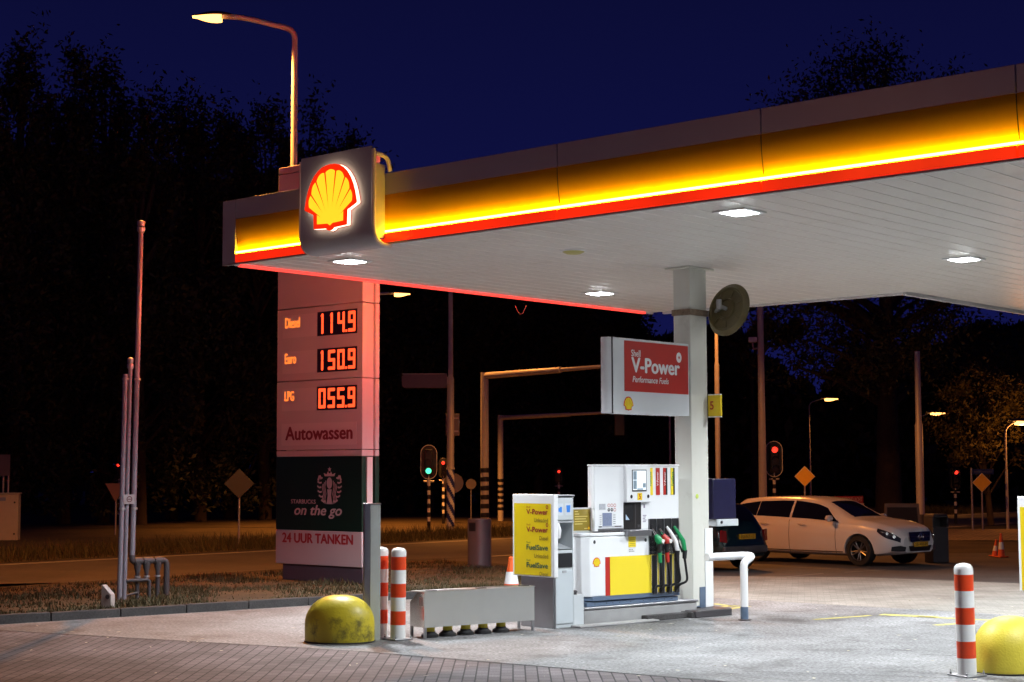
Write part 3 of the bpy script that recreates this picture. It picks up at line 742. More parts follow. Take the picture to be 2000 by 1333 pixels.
for r_ in range(5): mb.box(1.02 + .01 * (r_ % 2), 1.09 - .012 * (r_ % 3), .0925, .0935, 1.46 - .022 * r_, 1.472 - .022 * r_)
mb.box(1.035, 1.065, .0925, .0935, 1.57, 1.62); mb.build('printing', mat('print_grey', (.3, .27, .36), .5), ip)
mb = MB(); mb.box(.245, .42, .094, .099, 1.335, 1.515); k_ = mb.build('keypad', mat('keypad_blue', (.20, .24, .36), .4, var=.35, scale=60), pump)
PPALE = mat('print_pale', (.45, .47, .52), .5, var=.3, scale=40)
mb = MB(); mb.box(.165, .625, .0945, .099, 1.318, 1.333); mb.build('print_strip', PPALE, pump)
mb = MB(); mb.box(.185, .30, .0945, .099, 1.56, 1.64); mb.build('small_print', PPALE, pump)
mb = MB(); mb.box(.175, .225, .0935, .0940, 1.318, 1.333); mb.box(.47, .60, .0935, .0940, 1.318, 1.333)
for r_ in range(5): mb.box(.19, .225, .0945, .099, 1.36 + .03 * r_, 1.364 + .03 * r_); mb.box(.45, .49, .0945, .099, 1.36 + .03 * r_, 1.366 + .03 * r_)
mb.build('printed_text', DGREY, pump)
for i in range(3):
    for j in range(2):
        cx_, cz_ = .365 + .057 * i, 1.617 - .062 * j
        q = [(.024 * math.cos(a), .024 * math.sin(a)) for a in np.linspace(0, 2 * math.pi, 18, endpoint=False)]
        q2 = [(x_ * .74, z_ * .74) for x_, z_ in q]
        dark = j == 1 and i < 2
        mb = MB(); mb.poly([(cx_ + x_, .0965, cz_ + z_) for x_, z_ in q]); g = mb.build('warning_icon', BLACK if dark else REDP, pump, smooth=False)
        mb = MB()
        if not dark: mb.poly([(cx_ + x_, .0955, cz_ + z_) for x_, z_ in q2])
        else: mb.box(cx_ - .012, cx_ + .012, .095, .096, cz_ - .004, cz_ + .006)
        mb.build('icon_field', WHITE, g, smooth=False)
mb = MB(); mb.box(.735, .875, .0135, .019, 1.03, 1.175); g = mb.build('yellow_notice', YELP, pump)
mb = MB()
for r_ in range(5): mb.box(.75, .86, .0115, .013, 1.05 + .026 * r_, 1.056 + .026 * r_)
mb.build('printing', mat('notice_ink', (.35, .25, .02), .5), g)
mb = MB()
for r_ in range(2):
    for c_ in range(4 - r_): mb.box(.745 + .028 * c_, .758 + .028 * c_, .0150, .019, .965 + .025 * r_, .976 + .025 * r_)
mb.build('icons', mat('icon_ink', (.2, .2, .22), .5), pump)
# nozzle bay
mb = MB(); mb.box(1.135, 1.742, .02, .095, .905, 1.415); mb.build('nozzle_bay', BLACK, pump, bevel=.004)
mb = MB()
for k in range(5): mb.box(1.135 + .1505 * k - .004, 1.135 + .1505 * k + .004, .008, .02, .905, 1.415)
mb.build('bay_dividers', STEEL2, pump)
HOSE = mat('hose_black', (.010, .010, .011), .35)
cols4 = (GREEN, REDP, WHITE, GREEN)
for k in range(4):
    u = 1.21 + .150 * k
    mb = MB(); mb.box(u - .05, u + .05, -.012, .006, .36, .905); rl = mb.build('hose_rail', BLACK, pump, bevel=.003)
    mb = MB(); mb.box(u - .058, u - .051, -.014, .008, .36, .905); mb.box(u + .051, u + .058, -.014, .008, .36, .905); mb.build('rail_edge', CHROME, rl)
    mb = MB(); mb.box(u - .03, u + .03, .012, .0195, 1.25, 1.33); mb.build('boot_mouth', BLACK, pump)
    nz = bpy.data.objects.new('nozzle', None)
    # body: grip bent like a pistol
    if k < 2:
        mb = MB(); mb.tube([(u - .035, -.01, 1.27), (u - .005, -.04, 1.20), (u + .03, -.06, 1.125)], [.015, .02, .03], 10); sp = mb.build('nozzle', CHROME, pump)
        mb = MB(); mb.tube([(u - .0, -.045, 1.19), (u + .02, -.065, 1.135), (u + .05, -.09, 1.085), (u + .06, -.10, 1.06)], [.028, .052, .055, .03], 12); mb.build('grip_cover', cols4[k], sp)
        mb = MB(); mb.tube([(u + .055, -.118, 1.10), (u + .06, -.142, 1.098)], .03, 12); mb.build('round_label', BANDW, sp)
        mb = MB(); mb.tube([(u + .04, -.09, 1.07), (u + .03, -.08, 1.0), (u + .045, -.075, .94)], [.035, .04, .028], 10); mb.build('handle', BLACK, sp)
        mb = MB(); mb.tube([(u + .045, -.075, .955), (u + .06, -.07, .80)], [.03, .026], 10); mb.build('hose_sleeve', cols4[k], sp)
        top = Vector((u + .06, -.07, .81))
    else:
        mb = MB(); mb.tube([(u - .05, -.015, 1.30), (u - .01, -.05, 1.22), (u + .06, -.085, 1.09), (u + .085, -.095, .94)], [.018, .026, .036, .03], 10); sp = mb.build('nozzle', cols4[k], pump)
        mb = MB(); mb.tube([(u + .0, -.03, 1.12), (u + .03, -.045, 1.03), (u + .06, -.07, .93)], [.012, .012, .016], 8); mb.build('trigger_guard', BLACK, sp)
        mb = MB(); mb.tube([(u + .085, -.095, .96), (u + .085, -.085, .84)], [.036, .03], 10); mb.build('swivel', BLACK, sp)
        top = Vector((u + .085, -.085, .86))
    mb = MB()
    pts = [top, top + Vector((.012, -.02, -.18)), top + Vector((.0, -.04, -.33)), Vector((u + .02, -.05, .47)), Vector((u - .03, -.03, .40)), Vector((u - .035, -.02, .37))]
    # smooth the hose
    sm = []
    for i in range(len(pts) - 1):
        p0 = pts[max(i - 1, 0)]; p1 = pts[i]; p2 = pts[i + 1]; p3 = pts[min(i + 2, len(pts) - 1)]
        for q in range(6):
            t2 = q / 6
            sm.append(.5 * ((2 * p1) + (p2 - p0) * t2 + (2 * p0 - 5 * p1 + 4 * p2 - p3) * t2 ** 2 + (3 * p1 - p0 - 3 * p2 + p3) * t2 ** 3))
    sm.append(pts[-1])
    mb.tube(sm, .018, 10); mb.build('hose', HOSE, sp)
for o in pump.children:                              # the upper unit stands flush with the lower cabinet
    if o.name.split('.')[0] in ('upper_cabinet', 'top_edge', 'display_module', 'screen_frame', 'pump_number', 'top_label', 'grade_strip', 'payment_panel', 'lower_rail', 'info_panel', 'keypad', 'print_strip', 'small_print', 'printed_text', 'warning_icon'):
        o.location.y = -.075
# framed notice standing on the pump's lower cabinet
ns = thing('framed_notice', 'small yellow brown notice in a pale frame standing on the pump cabinet', 'notice', PO + Matrix.Rotation(R_(PROT), 4, 'Z') @ Vector((.0, .17, 1.246)), PROT - 2)
mb = MB(); mb.box(-.185, .165, 0, .02, 0.0, .345); mb.build('frame', LGREY, ns, bevel=.004)
mb = MB(); mb.box(-.16, .14, -.004, -.001, .03, .322); g = mb.build('sheet', mat('notice_yellow', (.30, .22, .035), .25, var=.2, scale=4), ns)
mb = MB()
for r_, (a, b) in enumerate(((-.14, -.08), (-.14, -.06), (-.14, .09), (-.14, .06), (-.14, .08), (-.14, .0))): mb.box(a, b, -.0065, -.005, .285 - .034 * r_, .299 - .034 * r_)
mb.box(.03, .09, -.0065, -.005, .05, .065); mb.build('printing', mat('notice_pale', (.65, .52, .15), .5), g)
emblem(ns, lambda x, o_, z: (.115 + x, -.0045 - o_, .06 + z), .05, EPR, EPY, .001)

# ------------------------------------------------------------------ service unit with the yellow fuel board
def service_unit(loc, rot, label):
    t = thing('service_unit', label, 'service unit', loc, rot)
    mb = MB(); mb.box(.0, .02, .0, .68, 0, 1.755); mb.box(.02, .363, .5, .68, 0, 1.755); mb.box(.345, .363, .012, .5, 0, 1.755)
    mb.box(.02, .345, .02, .5, 0, 1.035); mb.box(.02, .345, .02, .5, 1.43, 1.74)
    mb.build('housing', LGREY, t, bevel=.006)
    mb = MB(); mb.box(-.005, .368, -.008, .69, 1.756, 1.775); mb.box(.004, .36, -.006, .0, 1.40, 1.425); mb.build('trim', GREY, t, bevel=.003)
    mb = MB(); mb.box(.03, .34, .008, .019, 1.44, 1.735); p_ = mb.build('icon_panel', LGREY, t, bevel=.003)
    BLU = mat('icon_blue', (.03, .20, .66), .4)
    for u0 in (.055, .205):
        mb = MB(); mb.box(u0, u0 + .115, .004, .0075, 1.50, 1.66); pl = mb.build('icon_plate', mat('icon_pale', (.58, .63, .68), .4), p_)
        mb = MB()
        if u0 < .1: mb.box(u0 + .03, u0 + .06, .0015, .0035, 1.55, 1.60); mb.box(u0 + .055, u0 + .09, .0015, .0035, 1.54, 1.615)
        else: mb.prism([(u0 + .03, 1.54), (u0 + .085, 1.54), (u0 + .095, 1.635), (u0 + .02, 1.635)], lambda x_, z_: (x_, .0035, z_), lambda x_, z_: (x_, .0015, z_))
        mb.build('icon', BLU, pl, smooth=False)
    mb = MB(); mb.add([(.03, .02, 1.05), (.34, .02, 1.05), (.34, .30, 1.12), (.03, .30, 1.12)], [(0, 1, 2, 3)]); mb.build('tray', GREY, t)
    mb = MB(); mb.tube([(.07, .03, 1.41), (.09, .01, 1.30), (.10, .03, 1.20)], [.035, .04, .03], 10); mb.build('paper_roll', WHITE, t)
    mb = MB(); q = [(.04, .815), (.05, .805), (.325, .805), (.335, .815), (.335, .985), (.325, .995), (.05, .995), (.04, .985)]
    mb.prism(q, lambda x_, z_: (x_, .019, z_), lambda x_, z_: (x_, .008, z_)); mb.build('bin_opening', BLACK, t)
    mb = MB(); mb.box(.025, .34, .006, .019, .06, .765); mb.build('door', mat('door_grey', (.50, .55, .58), .35, var=.06, scale=3), t, bevel=.004)
    mb = MB(); mb.box(.15, .22, -.002, .005, .735, .765); mb.build('door_pull', GREY, t)
    mb = MB(); mb.box(.001, .02, -.012, .0, .0, 1.75); mb.build('corner_strip', STEEL2, t)
    mb = MB(); mb.box(-.012, -.001, .01, .67, 0.0, .70); mb.build('steel_side', STEEL2, t)
    mb = MB(); mb.box(-.09, -.013, -.10, .755, .68, 1.785); bd_ = mb.build('fuel_board', mat('board_white', (.74, .75, .76), .35, var=.03), t, bevel=.012)
    mb = MB(); mb.box(-.0945, -.0905, -.04, .715, .70, 1.66); yb = mb.build('yellow_face', YELB, bd_)
    W = lambda d: (-.098, d, 0)
    R2 = Vector((0, -1, 0))
    IR = mat('ink_red', (.30, .015, .02), .5); IG = mat('ink_green', (.02, .10, .06), .5); IO = mat('ink_olive', (.14, .10, .02), .5)
    for i, (nm, sub, mm) in enumerate((('V-Power', 'Unleaded', IR), ('V-Power', 'Diesel', IR), ('FuelSave', 'Unleaded', IG), ('FuelSave', 'Diesel', IG))):
        mink = mm; mm = MB(); mbk = MB()
        zz = 1.515 - .238 * i
        text(mm, nm, (-.097, .455, zz), R2, ZUP, .44, .068, .03)
        text(mm, 'Shell', (-.097, .455, zz + .085), R2, ZUP, .08, .025)
        w_ = .28 if sub == 'Unleaded' else .17
        text(mbk, sub, (-.097, .015 + w_, zz - .105), R2, ZUP, w_, .055)
        if i < 2:
            rr = [(.024 * math.cos(a), .026 * math.sin(a)) for a in np.linspace(0, 2 * math.pi, 16, endpoint=False)]
            n_ = 16
            mm.add([(-.097, .03 + a, zz + .10 + b) for a, b in rr] + [(-.097, .03 + a * .55, zz + .10 + b * .55) for a, b in rr], [(i_, (i_ + 1) % n_, n_ + (i_ + 1) % n_, n_ + i_) for i_ in range(n_)])
        mm.build('fuel_name', mink, yb, smooth=False); mbk.build('grade_name', IO, yb, smooth=False)
    mb = MB(); mb.box(.369, .55, .02, .45, 0, .432); mb.build('lower_box', LGREY, t, bevel=.006)
    mb = MB(); mb.tube([(.40, .02, .47), (.40, -.0, .47)], .015, 8); mb.box(.38, .42, .02, .06, .432, .49); mb.build('tap', DGREY, t)
    return t
YELB = mat('board_yellow', (.70, .52, .008), .35, var=.03)
service_unit((.554, 22.033, 0), 40, 'grey service unit with yellow fuel price board beside the pump')
service_unit((6.46, 18.75, 0), 40, 'white edged yellow board unit cut off by the frame behind the right bumper')

# ------------------------------------------------------------------ forecourt furniture
def bollard(loc, label, lean=(0, 0)):
    t = thing('bollard', label, 'bollard', loc, 0, 'red and white striped steel bollards')
    r = .096
    zs = [.02, .185, .355, .525, .695, .865, 1.03]
    for k in range(6):
        mb = MB(); mb.lathe([(r, zs[k]), (r, zs[k + 1])], 36)
        mb.build('red_band' if k % 2 else 'white_band', REDR if k % 2 else BANDW, t)
    mb = MB(); mb.lathe([(r, 1.03), (r, 1.075), (r * .93, 1.11), (r * .7, 1.132), (r * .3, 1.142), (0.0, 1.144)], 36); mb.build('cap', BANDW, t)
    mb = MB(); mb.box(-.14, .14, -.14, .14, .004, .02); bp_ = mb.build('base_plate', GALV, t, bevel=.004)
    for a in (-.115, .115):
        for b in (-.115, .115): mb = MB(); mb.lathe([(.012, .02), (.012, .045), (.005, .05), (.005, .065)], 8, (a, b, 0)); mb.build('bolt', GALV, bp_)
    t.rotation_euler = (lean[0], lean[1], .7)
    return t
bl = bollard(G(776, 1251) + Vector((0, .09, 0)), 'striped bollard left of the steel box, fully visible', (0, R_(.6)))
b_2 = dup(bl, G(740, 1249) + Vector((0, .18, 0)), None, 'striped bollard half hidden behind the steel post')
b_3 = dup(bl, G(1894, 1323) + Vector((0, .09, 0)), None, 'striped bollard standing in front of the right yellow bumper')
b_3.rotation_euler = (0, R_(-.9), .5)

def bumper(loc, label, rot, dm=DOMEY):
    t = thing('bumper_block', label, 'bumper', loc, rot, 'rounded yellow impact bumpers')
    mb = MB(); ns_, nr = 48, []
    prof = [(.432, 0), (.437, .04), (.438, .14), (.437, .21)] + [(.437 * max(0., 1 - f_ ** 2.1) ** (1 / 2.35), .21 + .365 * f_) for f_ in (.15, .3, .45, .58, .7, .8, .88, .94, .98)] + [(0, .575)]
    vs_ = []; fs = []
    for r, z in prof:
        for k in range(ns_):
            a = 2 * math.pi * k / ns_
            x_, y_ = r * math.cos(a), r * math.sin(a) * .8
            w_ = noise.noise(Vector((x_ * 3, y_ * 3, z * 3))) * .008
            vs_.append((x_ * (1 + w_), y_ * (1 + w_), z))
    for i in range(len(prof) - 1):
        for k in range(ns_): fs.append((i * ns_ + k, i * ns_ + (k + 1) % ns_, (i + 1) * ns_ + (k + 1) % ns_, (i + 1) * ns_ + k))
    mb.add(vs_, fs); mb.build('dome', dm, t, angle=80)
    mb = MB(); mb.lathe([(.425, .0), (.447, .004), (.447, .014), (.437, .018)], 40); o = mb.build('ground_seal', RUBBER, t); o.scale = (1, .81, 1)
    return t
bu = bumper(G(658, 1259) + Vector((0, .33, 0)), 'scuffed yellow dome bumper left of the steel post', -10)
bumper(G(1972, 1320) + Vector((.12, .33, 0)), 'clean yellow dome bumper at the right edge behind a bollard', 35, DOMEC)

post = thing('steel_post', 'upright steel beam post with flat cap between bumper and bollards', 'post', (-1.767, 20.62, 0), 12)
mb = MB(); mb.box(-.012, .115, .13, .142, 0, 1.685); mb.box(.042, .054, .006, .13, 0, 1.685); mb.box(-.085, -.012, -.006, .142, 0, 1.685); mb.build('beam', STEEL2, post, bevel=.002)
mb = MB(); mb.box(-.011, .115, -.008, .005, 0, 1.685); mb.build('front_flange', mat('flange_lit_steel', (.50, .53, .50), .45, .1, .12, 6), post, bevel=.002)  # same steel beam; its brighter lit face is put into a paler colour
mb = MB(); mb.box(-.10, .125, -.015, .15, 1.686, 1.698); mb.build('cap_plate', STEEL2, post)

bx_ = thing('steel_box', 'long brushed steel cover box on short legs with sloping end', 'steel box', (-1.111, 20.815, 0), 36)
mb = MB(); mb.prism([(-.001, .134), (-.001, .574), (1.725, .574), (1.725, .134)], lambda x_, z_: (x_, 0.0, z_), lambda x_, z_: (x_, .012, z_)); mb.build('front_sheet', STEEL, bx_)
mb = MB(); mb.prism([(.0125, .134), (.0125, .574), (.16, .574), (.34, .44), (.34, .134)], lambda y_, z_: (0.0, y_, z_), lambda y_, z_: (.01, y_, z_))
mb.prism([(.0125, .134), (.0125, .574), (.16, .574), (.34, .44), (.34, .134)], lambda y_, z_: (1.715, y_, z_), lambda y_, z_: (1.725, y_, z_)); mb.build('end_sheet', mat('polished_steel', (.55, .52, .48), .16, 1.0, .05), bx_)
mb = MB(); mb.box(.01, 1.715, .33, .34, .134, .44); mb.box(.01, 1.715, .0125, .34, .134, .14); mb.build('rear_sheet', STEEL2, bx_)
mb = MB(); mb.box(-.012, 1.737, -.008, .30, .576, .583); mb.build('lid', STEEL, bx_)
mb = MB()
for u in (.09, .86, 1.55): mb.box(u, u + .13, .05, .12, .5835, .592)
mb.build('hinges', BLACK, bx_)
for u, y_ in ((0.0, .001), (1.69, .001), (.0, .31), (1.69, .31)):
    mb = MB(); mb.box(u, u + .035, y_, y_ + .028, 0, .1335); mb.build('leg', STEEL2, bx_)
mb = MB(); mb.box(-.004, -.001, .03, .12, .40, .51); lab_ = mb.build('info_plate', mat('plate_pink', (.45, .36, .33), .4), bx_)
mb = MB()
for c_ in range(2):
    for r_ in range(6): mb.box(-.0055, -.0045, .04 + .04 * c_, .068 + .04 * c_, .412 + .015 * r_, .418 + .015 * r_)
mb.build('printing', DGREY, lab_)
stub0 = None
for k, u in enumerate((.13, .40, .678, .95, 1.236)):
    p_ = Matrix.Translation((-1.111, 20.815, 0)) @ Matrix.Rotation(R_(36), 4, 'Z') @ Vector((u + .03, .12, 0))
    lb = 'short yellow pipe stub under the steel box, %s' % ('nearest its left leg', 'second from its left leg', 'in the middle of five', 'second from its right end', 'at its right end')[k]
    if stub0 is None:
        stub0 = thing('pipe_stub', lb, 'pipe stub', p_, 0, 'yellow pipe stubs under the steel box')
        mb = MB(); mb.lathe([(.062, .05), (.062, .133)], 20); mb.build('pipe', DOMEY, stub0)
        mb = MB(); mb.lathe([(.11, 0), (.11, .035), (.07, .06), (.066, .075)], 20); mb.build('flange', RUBBER, stub0)
    else: dup(stub0, p_, None, lb)

def cone(loc, label, s=1.0, rot=0, m=ORANGE):
    t = thing('traffic_cone', label, 'traffic cone', loc, rot, 'orange traffic cones'); t.scale = (s, s, s)
    mb = MB(); mb.box(-.19, .19, -.19, .19, .003, .035); mb.build('base', m, t, bevel=.012)
    pr = [(.135, .035), (.115, .16), (.108, .20), (.075, .38), (.07, .41), (.045, .545), (.04, .56), (0.0, .562)]
    mb = MB(); mb.lathe(pr, 24); mb.build('body', m, t)
    mb = MB(); mb.lathe([(.1095, .20), (.0765, .38)], 24); mb.build('white_sleeve', WHITE, t)
    mb = MB(); mb.lathe([(.045, .555), (.045, .59), (.03, .6), (0, .6)], 16); mb.build('tip', m, t)
    return t
cn = cone(G(999, 1167) , 'orange cone with white sleeve between steel box and yellow board', 1.12)
dup(cn, G(1956, 1089), 20, 'upright orange cone by the far kerb, taller of the pair').scale = (.62, .62, .95)
c2 = dup(cn, G(1942, 1088), 50, 'smaller orange cone leaning on its neighbour by the far kerb'); c2.scale = (.5, .5, .7); c2.rotation_euler = (0, R_(10), .4)

rail = thing('hoop_rail', 'white bent tube guard rail with blue foot beside the column', 'guard rail', (3.236, 23.224, 0), 40)
mb = MB(); mb.tube(arc_path([(-.62, .10, .895), (.10, .10, .895), (.27, .06, .885), (.10, -.02, .85), (.0, -.02, .80), (0, -.02, .19)], .13, 8), .055, 16); mb.build('tube', WHITE, rail)
mb = MB(); mb.tube([(0, -.02, .004), (0, -.02, .19)], .056, 16); mb.build('blue_foot', BLUEG, rail)
mb = MB(); mb.lathe([(.09, .002), (.09, .012), (.06, .02)], 16, (0, -.02, 0)); mb.build('foot_flange', DGREY, rail)

# vent pipes on the verge
vpipe = thing('vent_pipes', 'three tall grey vent pipes with a low pipe manifold on the verge', 'vent pipes', (-6.28, 26.28, .07), 40)
VIO = mat('pipe_grey', (.28, .28, .33), .35, .3, .12, 9)
for x_, y_, z1, r, cap in ((.03, 0, 3.60, .042, 0), (.125, .02, 3.70, .036, 1), (.262, .04, 5.95, .045, 2)):
    z0 = .0 if x_ < .2 else .66
    mb = MB(); lean = .012 * z1
    mb.tube([(x_, y_, z0), (x_ + lean, y_, z1)], [r, r * .92], 14); pp = mb.build('pipe', VIO, vpipe)
    if cap: mb = MB(); mb.lathe([(r * 1.05, z1 - .02), (r * 1.5, z1 + .01), (r * 1.5, z1 + .06), (r * 1.15, z1 + .08), (r * 1.4, z1 + .10), (r * 1.4, z1 + .16), (0, z1 + .18)], 14, (x_ + lean, y_, 0)); mb.build('vent_cap', GALV, pp)
mb = MB(); mb.tube(arc_path([(.262, .04, .70), (.262, .04, .60), (.88, .04, .60), (.88, .04, .0)], .09), .048, 14); mb.build('manifold', DGREY, vpipe)
for x_, zb in ((.36, .0), (.52, .32), (.72, .0)):
    mb = MB(); mb.tube([(x_, .04, .60), (x_, .04, .50), (x_, .04, .42), (x_, .04, zb)], [.06, .058, .036, .034], 14); mb.tube([(x_ - .07, .04, .60), (x_ + .07, .04, .60)], .062, 14); dpp = mb.build('down_pipe', DGREY, vpipe)
    mb = MB(); mb.lathe([(.040, .33), (.052, .335), (.052, .36), (.04, .365)], 14, (x_, .04, 0)); mb.build('coupling', GALV, dpp)
mb = MB(); mb.tube(arc_path([(.14, -.02, .30), (.54, -.02, .30), (.54, -.02, .0)], .06), .03, 12); mb.tube([(.13, .02, .06), (.34, .0, .10)], .02, 10); mb.build('low_pipe', DGREY, vpipe)
mb = MB(); mb.box(.055, .245, -.052, -.044, 1.52, 1.67); sg_ = mb.build('notice', GREY, vpipe)
mb = MB(); n_ = 20; rr = [(math.cos(a), math.sin(a)) for a in np.linspace(0, 2 * math.pi, n_, endpoint=False)]
mb.add([(.15 + .05 * a, -.0545, 1.595 + .05 * b) for a, b in rr] + [(.15 + .035 * a, -.0545, 1.595 + .035 * b) for a, b in rr], [(i, (i + 1) % n_, n_ + (i + 1) % n_, n_ + i) for i in range(n_)])
mb.box(.12, .18, -.0548, -.0538, 1.588, 1.602, 0); mb.build('no_smoking_mark', mat('mark_dark', (.1, .03, .03), .5), sg_, smooth=False)
mb = MB()
for z_ in (1.42, 3.50): 
    for x_, y_, r in ((.045, 0, .047), (.275, .04, .05)): mb.lathe([(r, z_), (r * 1.15, z_ + .005), (r * 1.15, z_ + .035), (r, z_ + .04)], 14, (x_ + .012 * z_ - .01, y_, 0))
mb.build('pipe_clamps', GALV, vpipe)
mk = thing('marker_post', 'small pale slant topped marker post at the kerb by the vent pipes', 'marker', G(208, 1189, .07) + Vector((0, .1, 0)), -15)
mb = MB(); mb.prism([(-.09, 0), (.08, 0), (.08, .20), (-.06, .345), (-.09, .345)], lambda x_, z_: (x_, -.06, z_), lambda x_, z_: (x_, .06, z_)); mb.build('body', mat('marker_pale', (.42, .38, .36), .6, var=.2), mk, bevel=.01)
mb = MB(); mb.tube([(.02, -.061, .17), (.02, -.066, .17)], .035, 14); mb.build('mark', DGREY, mk)

bn = thing('litter_bin', 'tall dark grey round litter bin on the verge behind the steel box', 'litter bin', G(936, 1117) + Vector((0, .25, .06)), 20)
mb = MB(); mb.lathe([(.235, 0), (.255, .03), (.262, .06), (.25, .10), (.25, 1.0), (.245, 1.03), (.215, 1.04), (.215, .99), (0, .98)], 40); mb.build('drum', mat('bin_grey', (.11, .10, .115), .38, .3, .1, 5), bn)
mb = MB(); 
for a in np.linspace(3.35, 4.05, 6)[:-1]:
    q = .14
    mb.add([(.254 * math.cos(a), .254 * math.sin(a), .78), (.254 * math.cos(a + q), .254 * math.sin(a + q), .78), (.254 * math.cos(a + q), .254 * math.sin(a + q), .96), (.254 * math.cos(a), .254 * math.sin(a), .96)], [(0, 1, 2, 3)])
mb.build('slot', BLACK, bn, smooth=False)
bn2 = thing('waste_bin', 'dark square waste bin with open hood beside the parked white car', 'waste bin', G(1824, 1100) + Vector((.12, .2, 0)), 15)
mb = MB(); mb.box(-.2, .2, -.2, .2, 0, .80); mb.build('body', DGREY, bn2, bevel=.02)
mb = MB(); mb.box(-.2, .2, .1, .2, .802, 1.02); mb.box(-.2, -.17, -.2, .1, .802, 1.02); mb.box(.17, .2, -.2, .1, .802, 1.02); mb.build('hood_sides', DGREY, bn2)
mb = MB(); mb.prism([(-.2, 1.021), (.2, 1.021), (.17, 1.10), (-.17, 1.10)], lambda x_, z_: (x_, -.21, z_), lambda x_, z_: (x_, .21, z_)); mb.build('hood', DGREY, bn2, bevel=.02)

# ------------------------------------------------------------------ price pylon
PY = Vector((-2.716, 29.68, 0))
py = thing('price_pylon', 'tall pale price pylon with red lit digits and a green lower panel', 'price pylon', PY, CROT)
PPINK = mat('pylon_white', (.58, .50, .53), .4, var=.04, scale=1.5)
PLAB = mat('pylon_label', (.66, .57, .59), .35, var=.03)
def slab(name, z0, z1, m):
    mb = MB(); mb.box(-2.36, 0, 0, .10, z0, z1); mb.box(-2.36, 0, .335, .435, z0, z1); mb.box(-2.33, -.05, .10, .335, z0, z1)
    return mb.build(name, m, py, bevel=.012)
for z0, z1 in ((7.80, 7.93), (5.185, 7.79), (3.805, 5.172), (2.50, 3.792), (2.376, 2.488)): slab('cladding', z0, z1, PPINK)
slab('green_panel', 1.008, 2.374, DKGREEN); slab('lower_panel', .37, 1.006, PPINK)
mb = MB(); mb.box(-2.2, -.02, .04, .40, .05, .369); mb.build('plinth', mat('plinth_plum', (.10, .075, .10), .5), py, bevel=.01)
mb = MB(); mb.box(-2.15, -1.7, .06, .38, 0, .05); mb.box(-.18, -.04, .06, .38, 0, .05); mb.build('feet', DGREY, py)
LED = emis('led_digits', (1.0, .075, .018), 2.1, (.1, .02, .01))
LEDT = emis('led_names', (1.0, .20, .03), 1.4, (.1, .02, .01))
SEG = {'0': 'abcdef', '1': 'bc', '4': 'fgbc', '5': 'afgcd', '9': 'abcdfg'}
def digit(mb, ch, x0, z0, w, h, t, y):
    q = h / 2
    bars = {'a': (x0, x0 + w, z0 + h - t, z0 + h), 'd': (x0, x0 + w, z0, z0 + t), 'g': (x0, x0 + w, z0 + q - t / 2, z0 + q + t / 2),
            'b': (x0 + w - t, x0 + w, z0 + q, z0 + h), 'c': (x0 + w - t, x0 + w, z0, z0 + q), 'f': (x0, x0 + t, z0 + q, z0 + h), 'e': (x0, x0 + t, z0, z0 + q)}
    for i, s in enumerate(SEG[ch]):
        a, b, c, d = bars[s]; e_ = .012
        if ch == '1': a -= w * .35; b -= w * .35
        yy = y - .0004 * i
        mb.poly([(a + e_, yy, c), (b - e_, yy, c), (b, yy, c + e_), (b, yy, d - e_), (b - e_, yy, d), (a + e_, yy, d), (a, yy, d - e_), (a, yy, c + e_)])
    if ch == '1': mb.poly([(x0 + w * .65 - t, y - .002, z0 + h - t * .6), (x0 + w * .65 - t, y - .002, z0 + h - .01), (x0 + w * .65 - 1.5 * t, y - .002, z0 + h - t * 1.1)])
for row, (z0, z1, s, nm) in enumerate(((4.625, 5.055, '1149', 'Diesel'), (3.945, 4.365, '1509', 'Euro'), (3.24, 3.66, '0559', 'LPG'))):
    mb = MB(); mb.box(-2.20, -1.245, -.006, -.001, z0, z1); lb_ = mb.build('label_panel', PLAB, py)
    mb = MB(); mb.box(-2.21, -1.235, -.004, -.0005, z0 - .012, z1 + .012); mb.build('label_rim', PPINK, lb_)
    w_ = {'Diesel': .43, 'Euro': .33, 'LPG': .28}[nm]
    mb = MB(); text(mb, nm, (-2.13, -.009, z0 + .19), X, ZUP, w_, .19 if nm != 'LPG' else .18, .035); mb.build('fuel_name', LEDT, lb_, smooth=False)
    mb = MB(); mb.box(-1.215, -.14, -.006, -.001, z0 - .01, z1 + .01); sc = mb.build('display', mat('led_black', (.02, .008, .008), .3), py)
    for i, ch in enumerate(s):
        xx = -1.17 + .255 * i + (.03 if i == 3 else 0)
        mb = MB(); digit(mb, ch, xx, z0 + .025, .195, z1 - z0 - .05, .060, -.009); mb.build('digit', LED, sc, smooth=False)
    mb = MB(); mb.box(-.445, -.40, -.0105, -.009, z0 + .025, z0 + .07); mb.build('decimal_point', LED, sc, smooth=False)
mb = MB(); mb.box(-2.21, -.145, -.006, -.001, 2.585, 3.0); aw = mb.build('wash_panel', PLAB, py)
mb = MB(); text(mb, 'Autowassen', (-2.10, -.009, 2.69), X, ZUP, 1.86, .245, .036); mb.build('lettering', mat('letter_maroon', (.22, .015, .03), .5), aw, smooth=False)
mb = MB(); text(mb, '24 UUR TANKEN', (-2.17, -.004, .775), X, ZUP, 1.95, .175, .042); mb.build('tank_lettering', mat('letter_red', (.40, .02, .03), .5), py, smooth=False)
PALE = mat('letter_pale', (.55, .45, .47), .5)
mb = MB(); text(mb, 'STARBUCKS', (-1.925, -.004, 1.502), X, ZUP, .69, .075, .03); text(mb, 'on the go', (-1.83, -.004, 1.235), X, ZUP, 1.31, .24, .022, .25); mb.build('coffee_lettering', PALE, py, smooth=False)
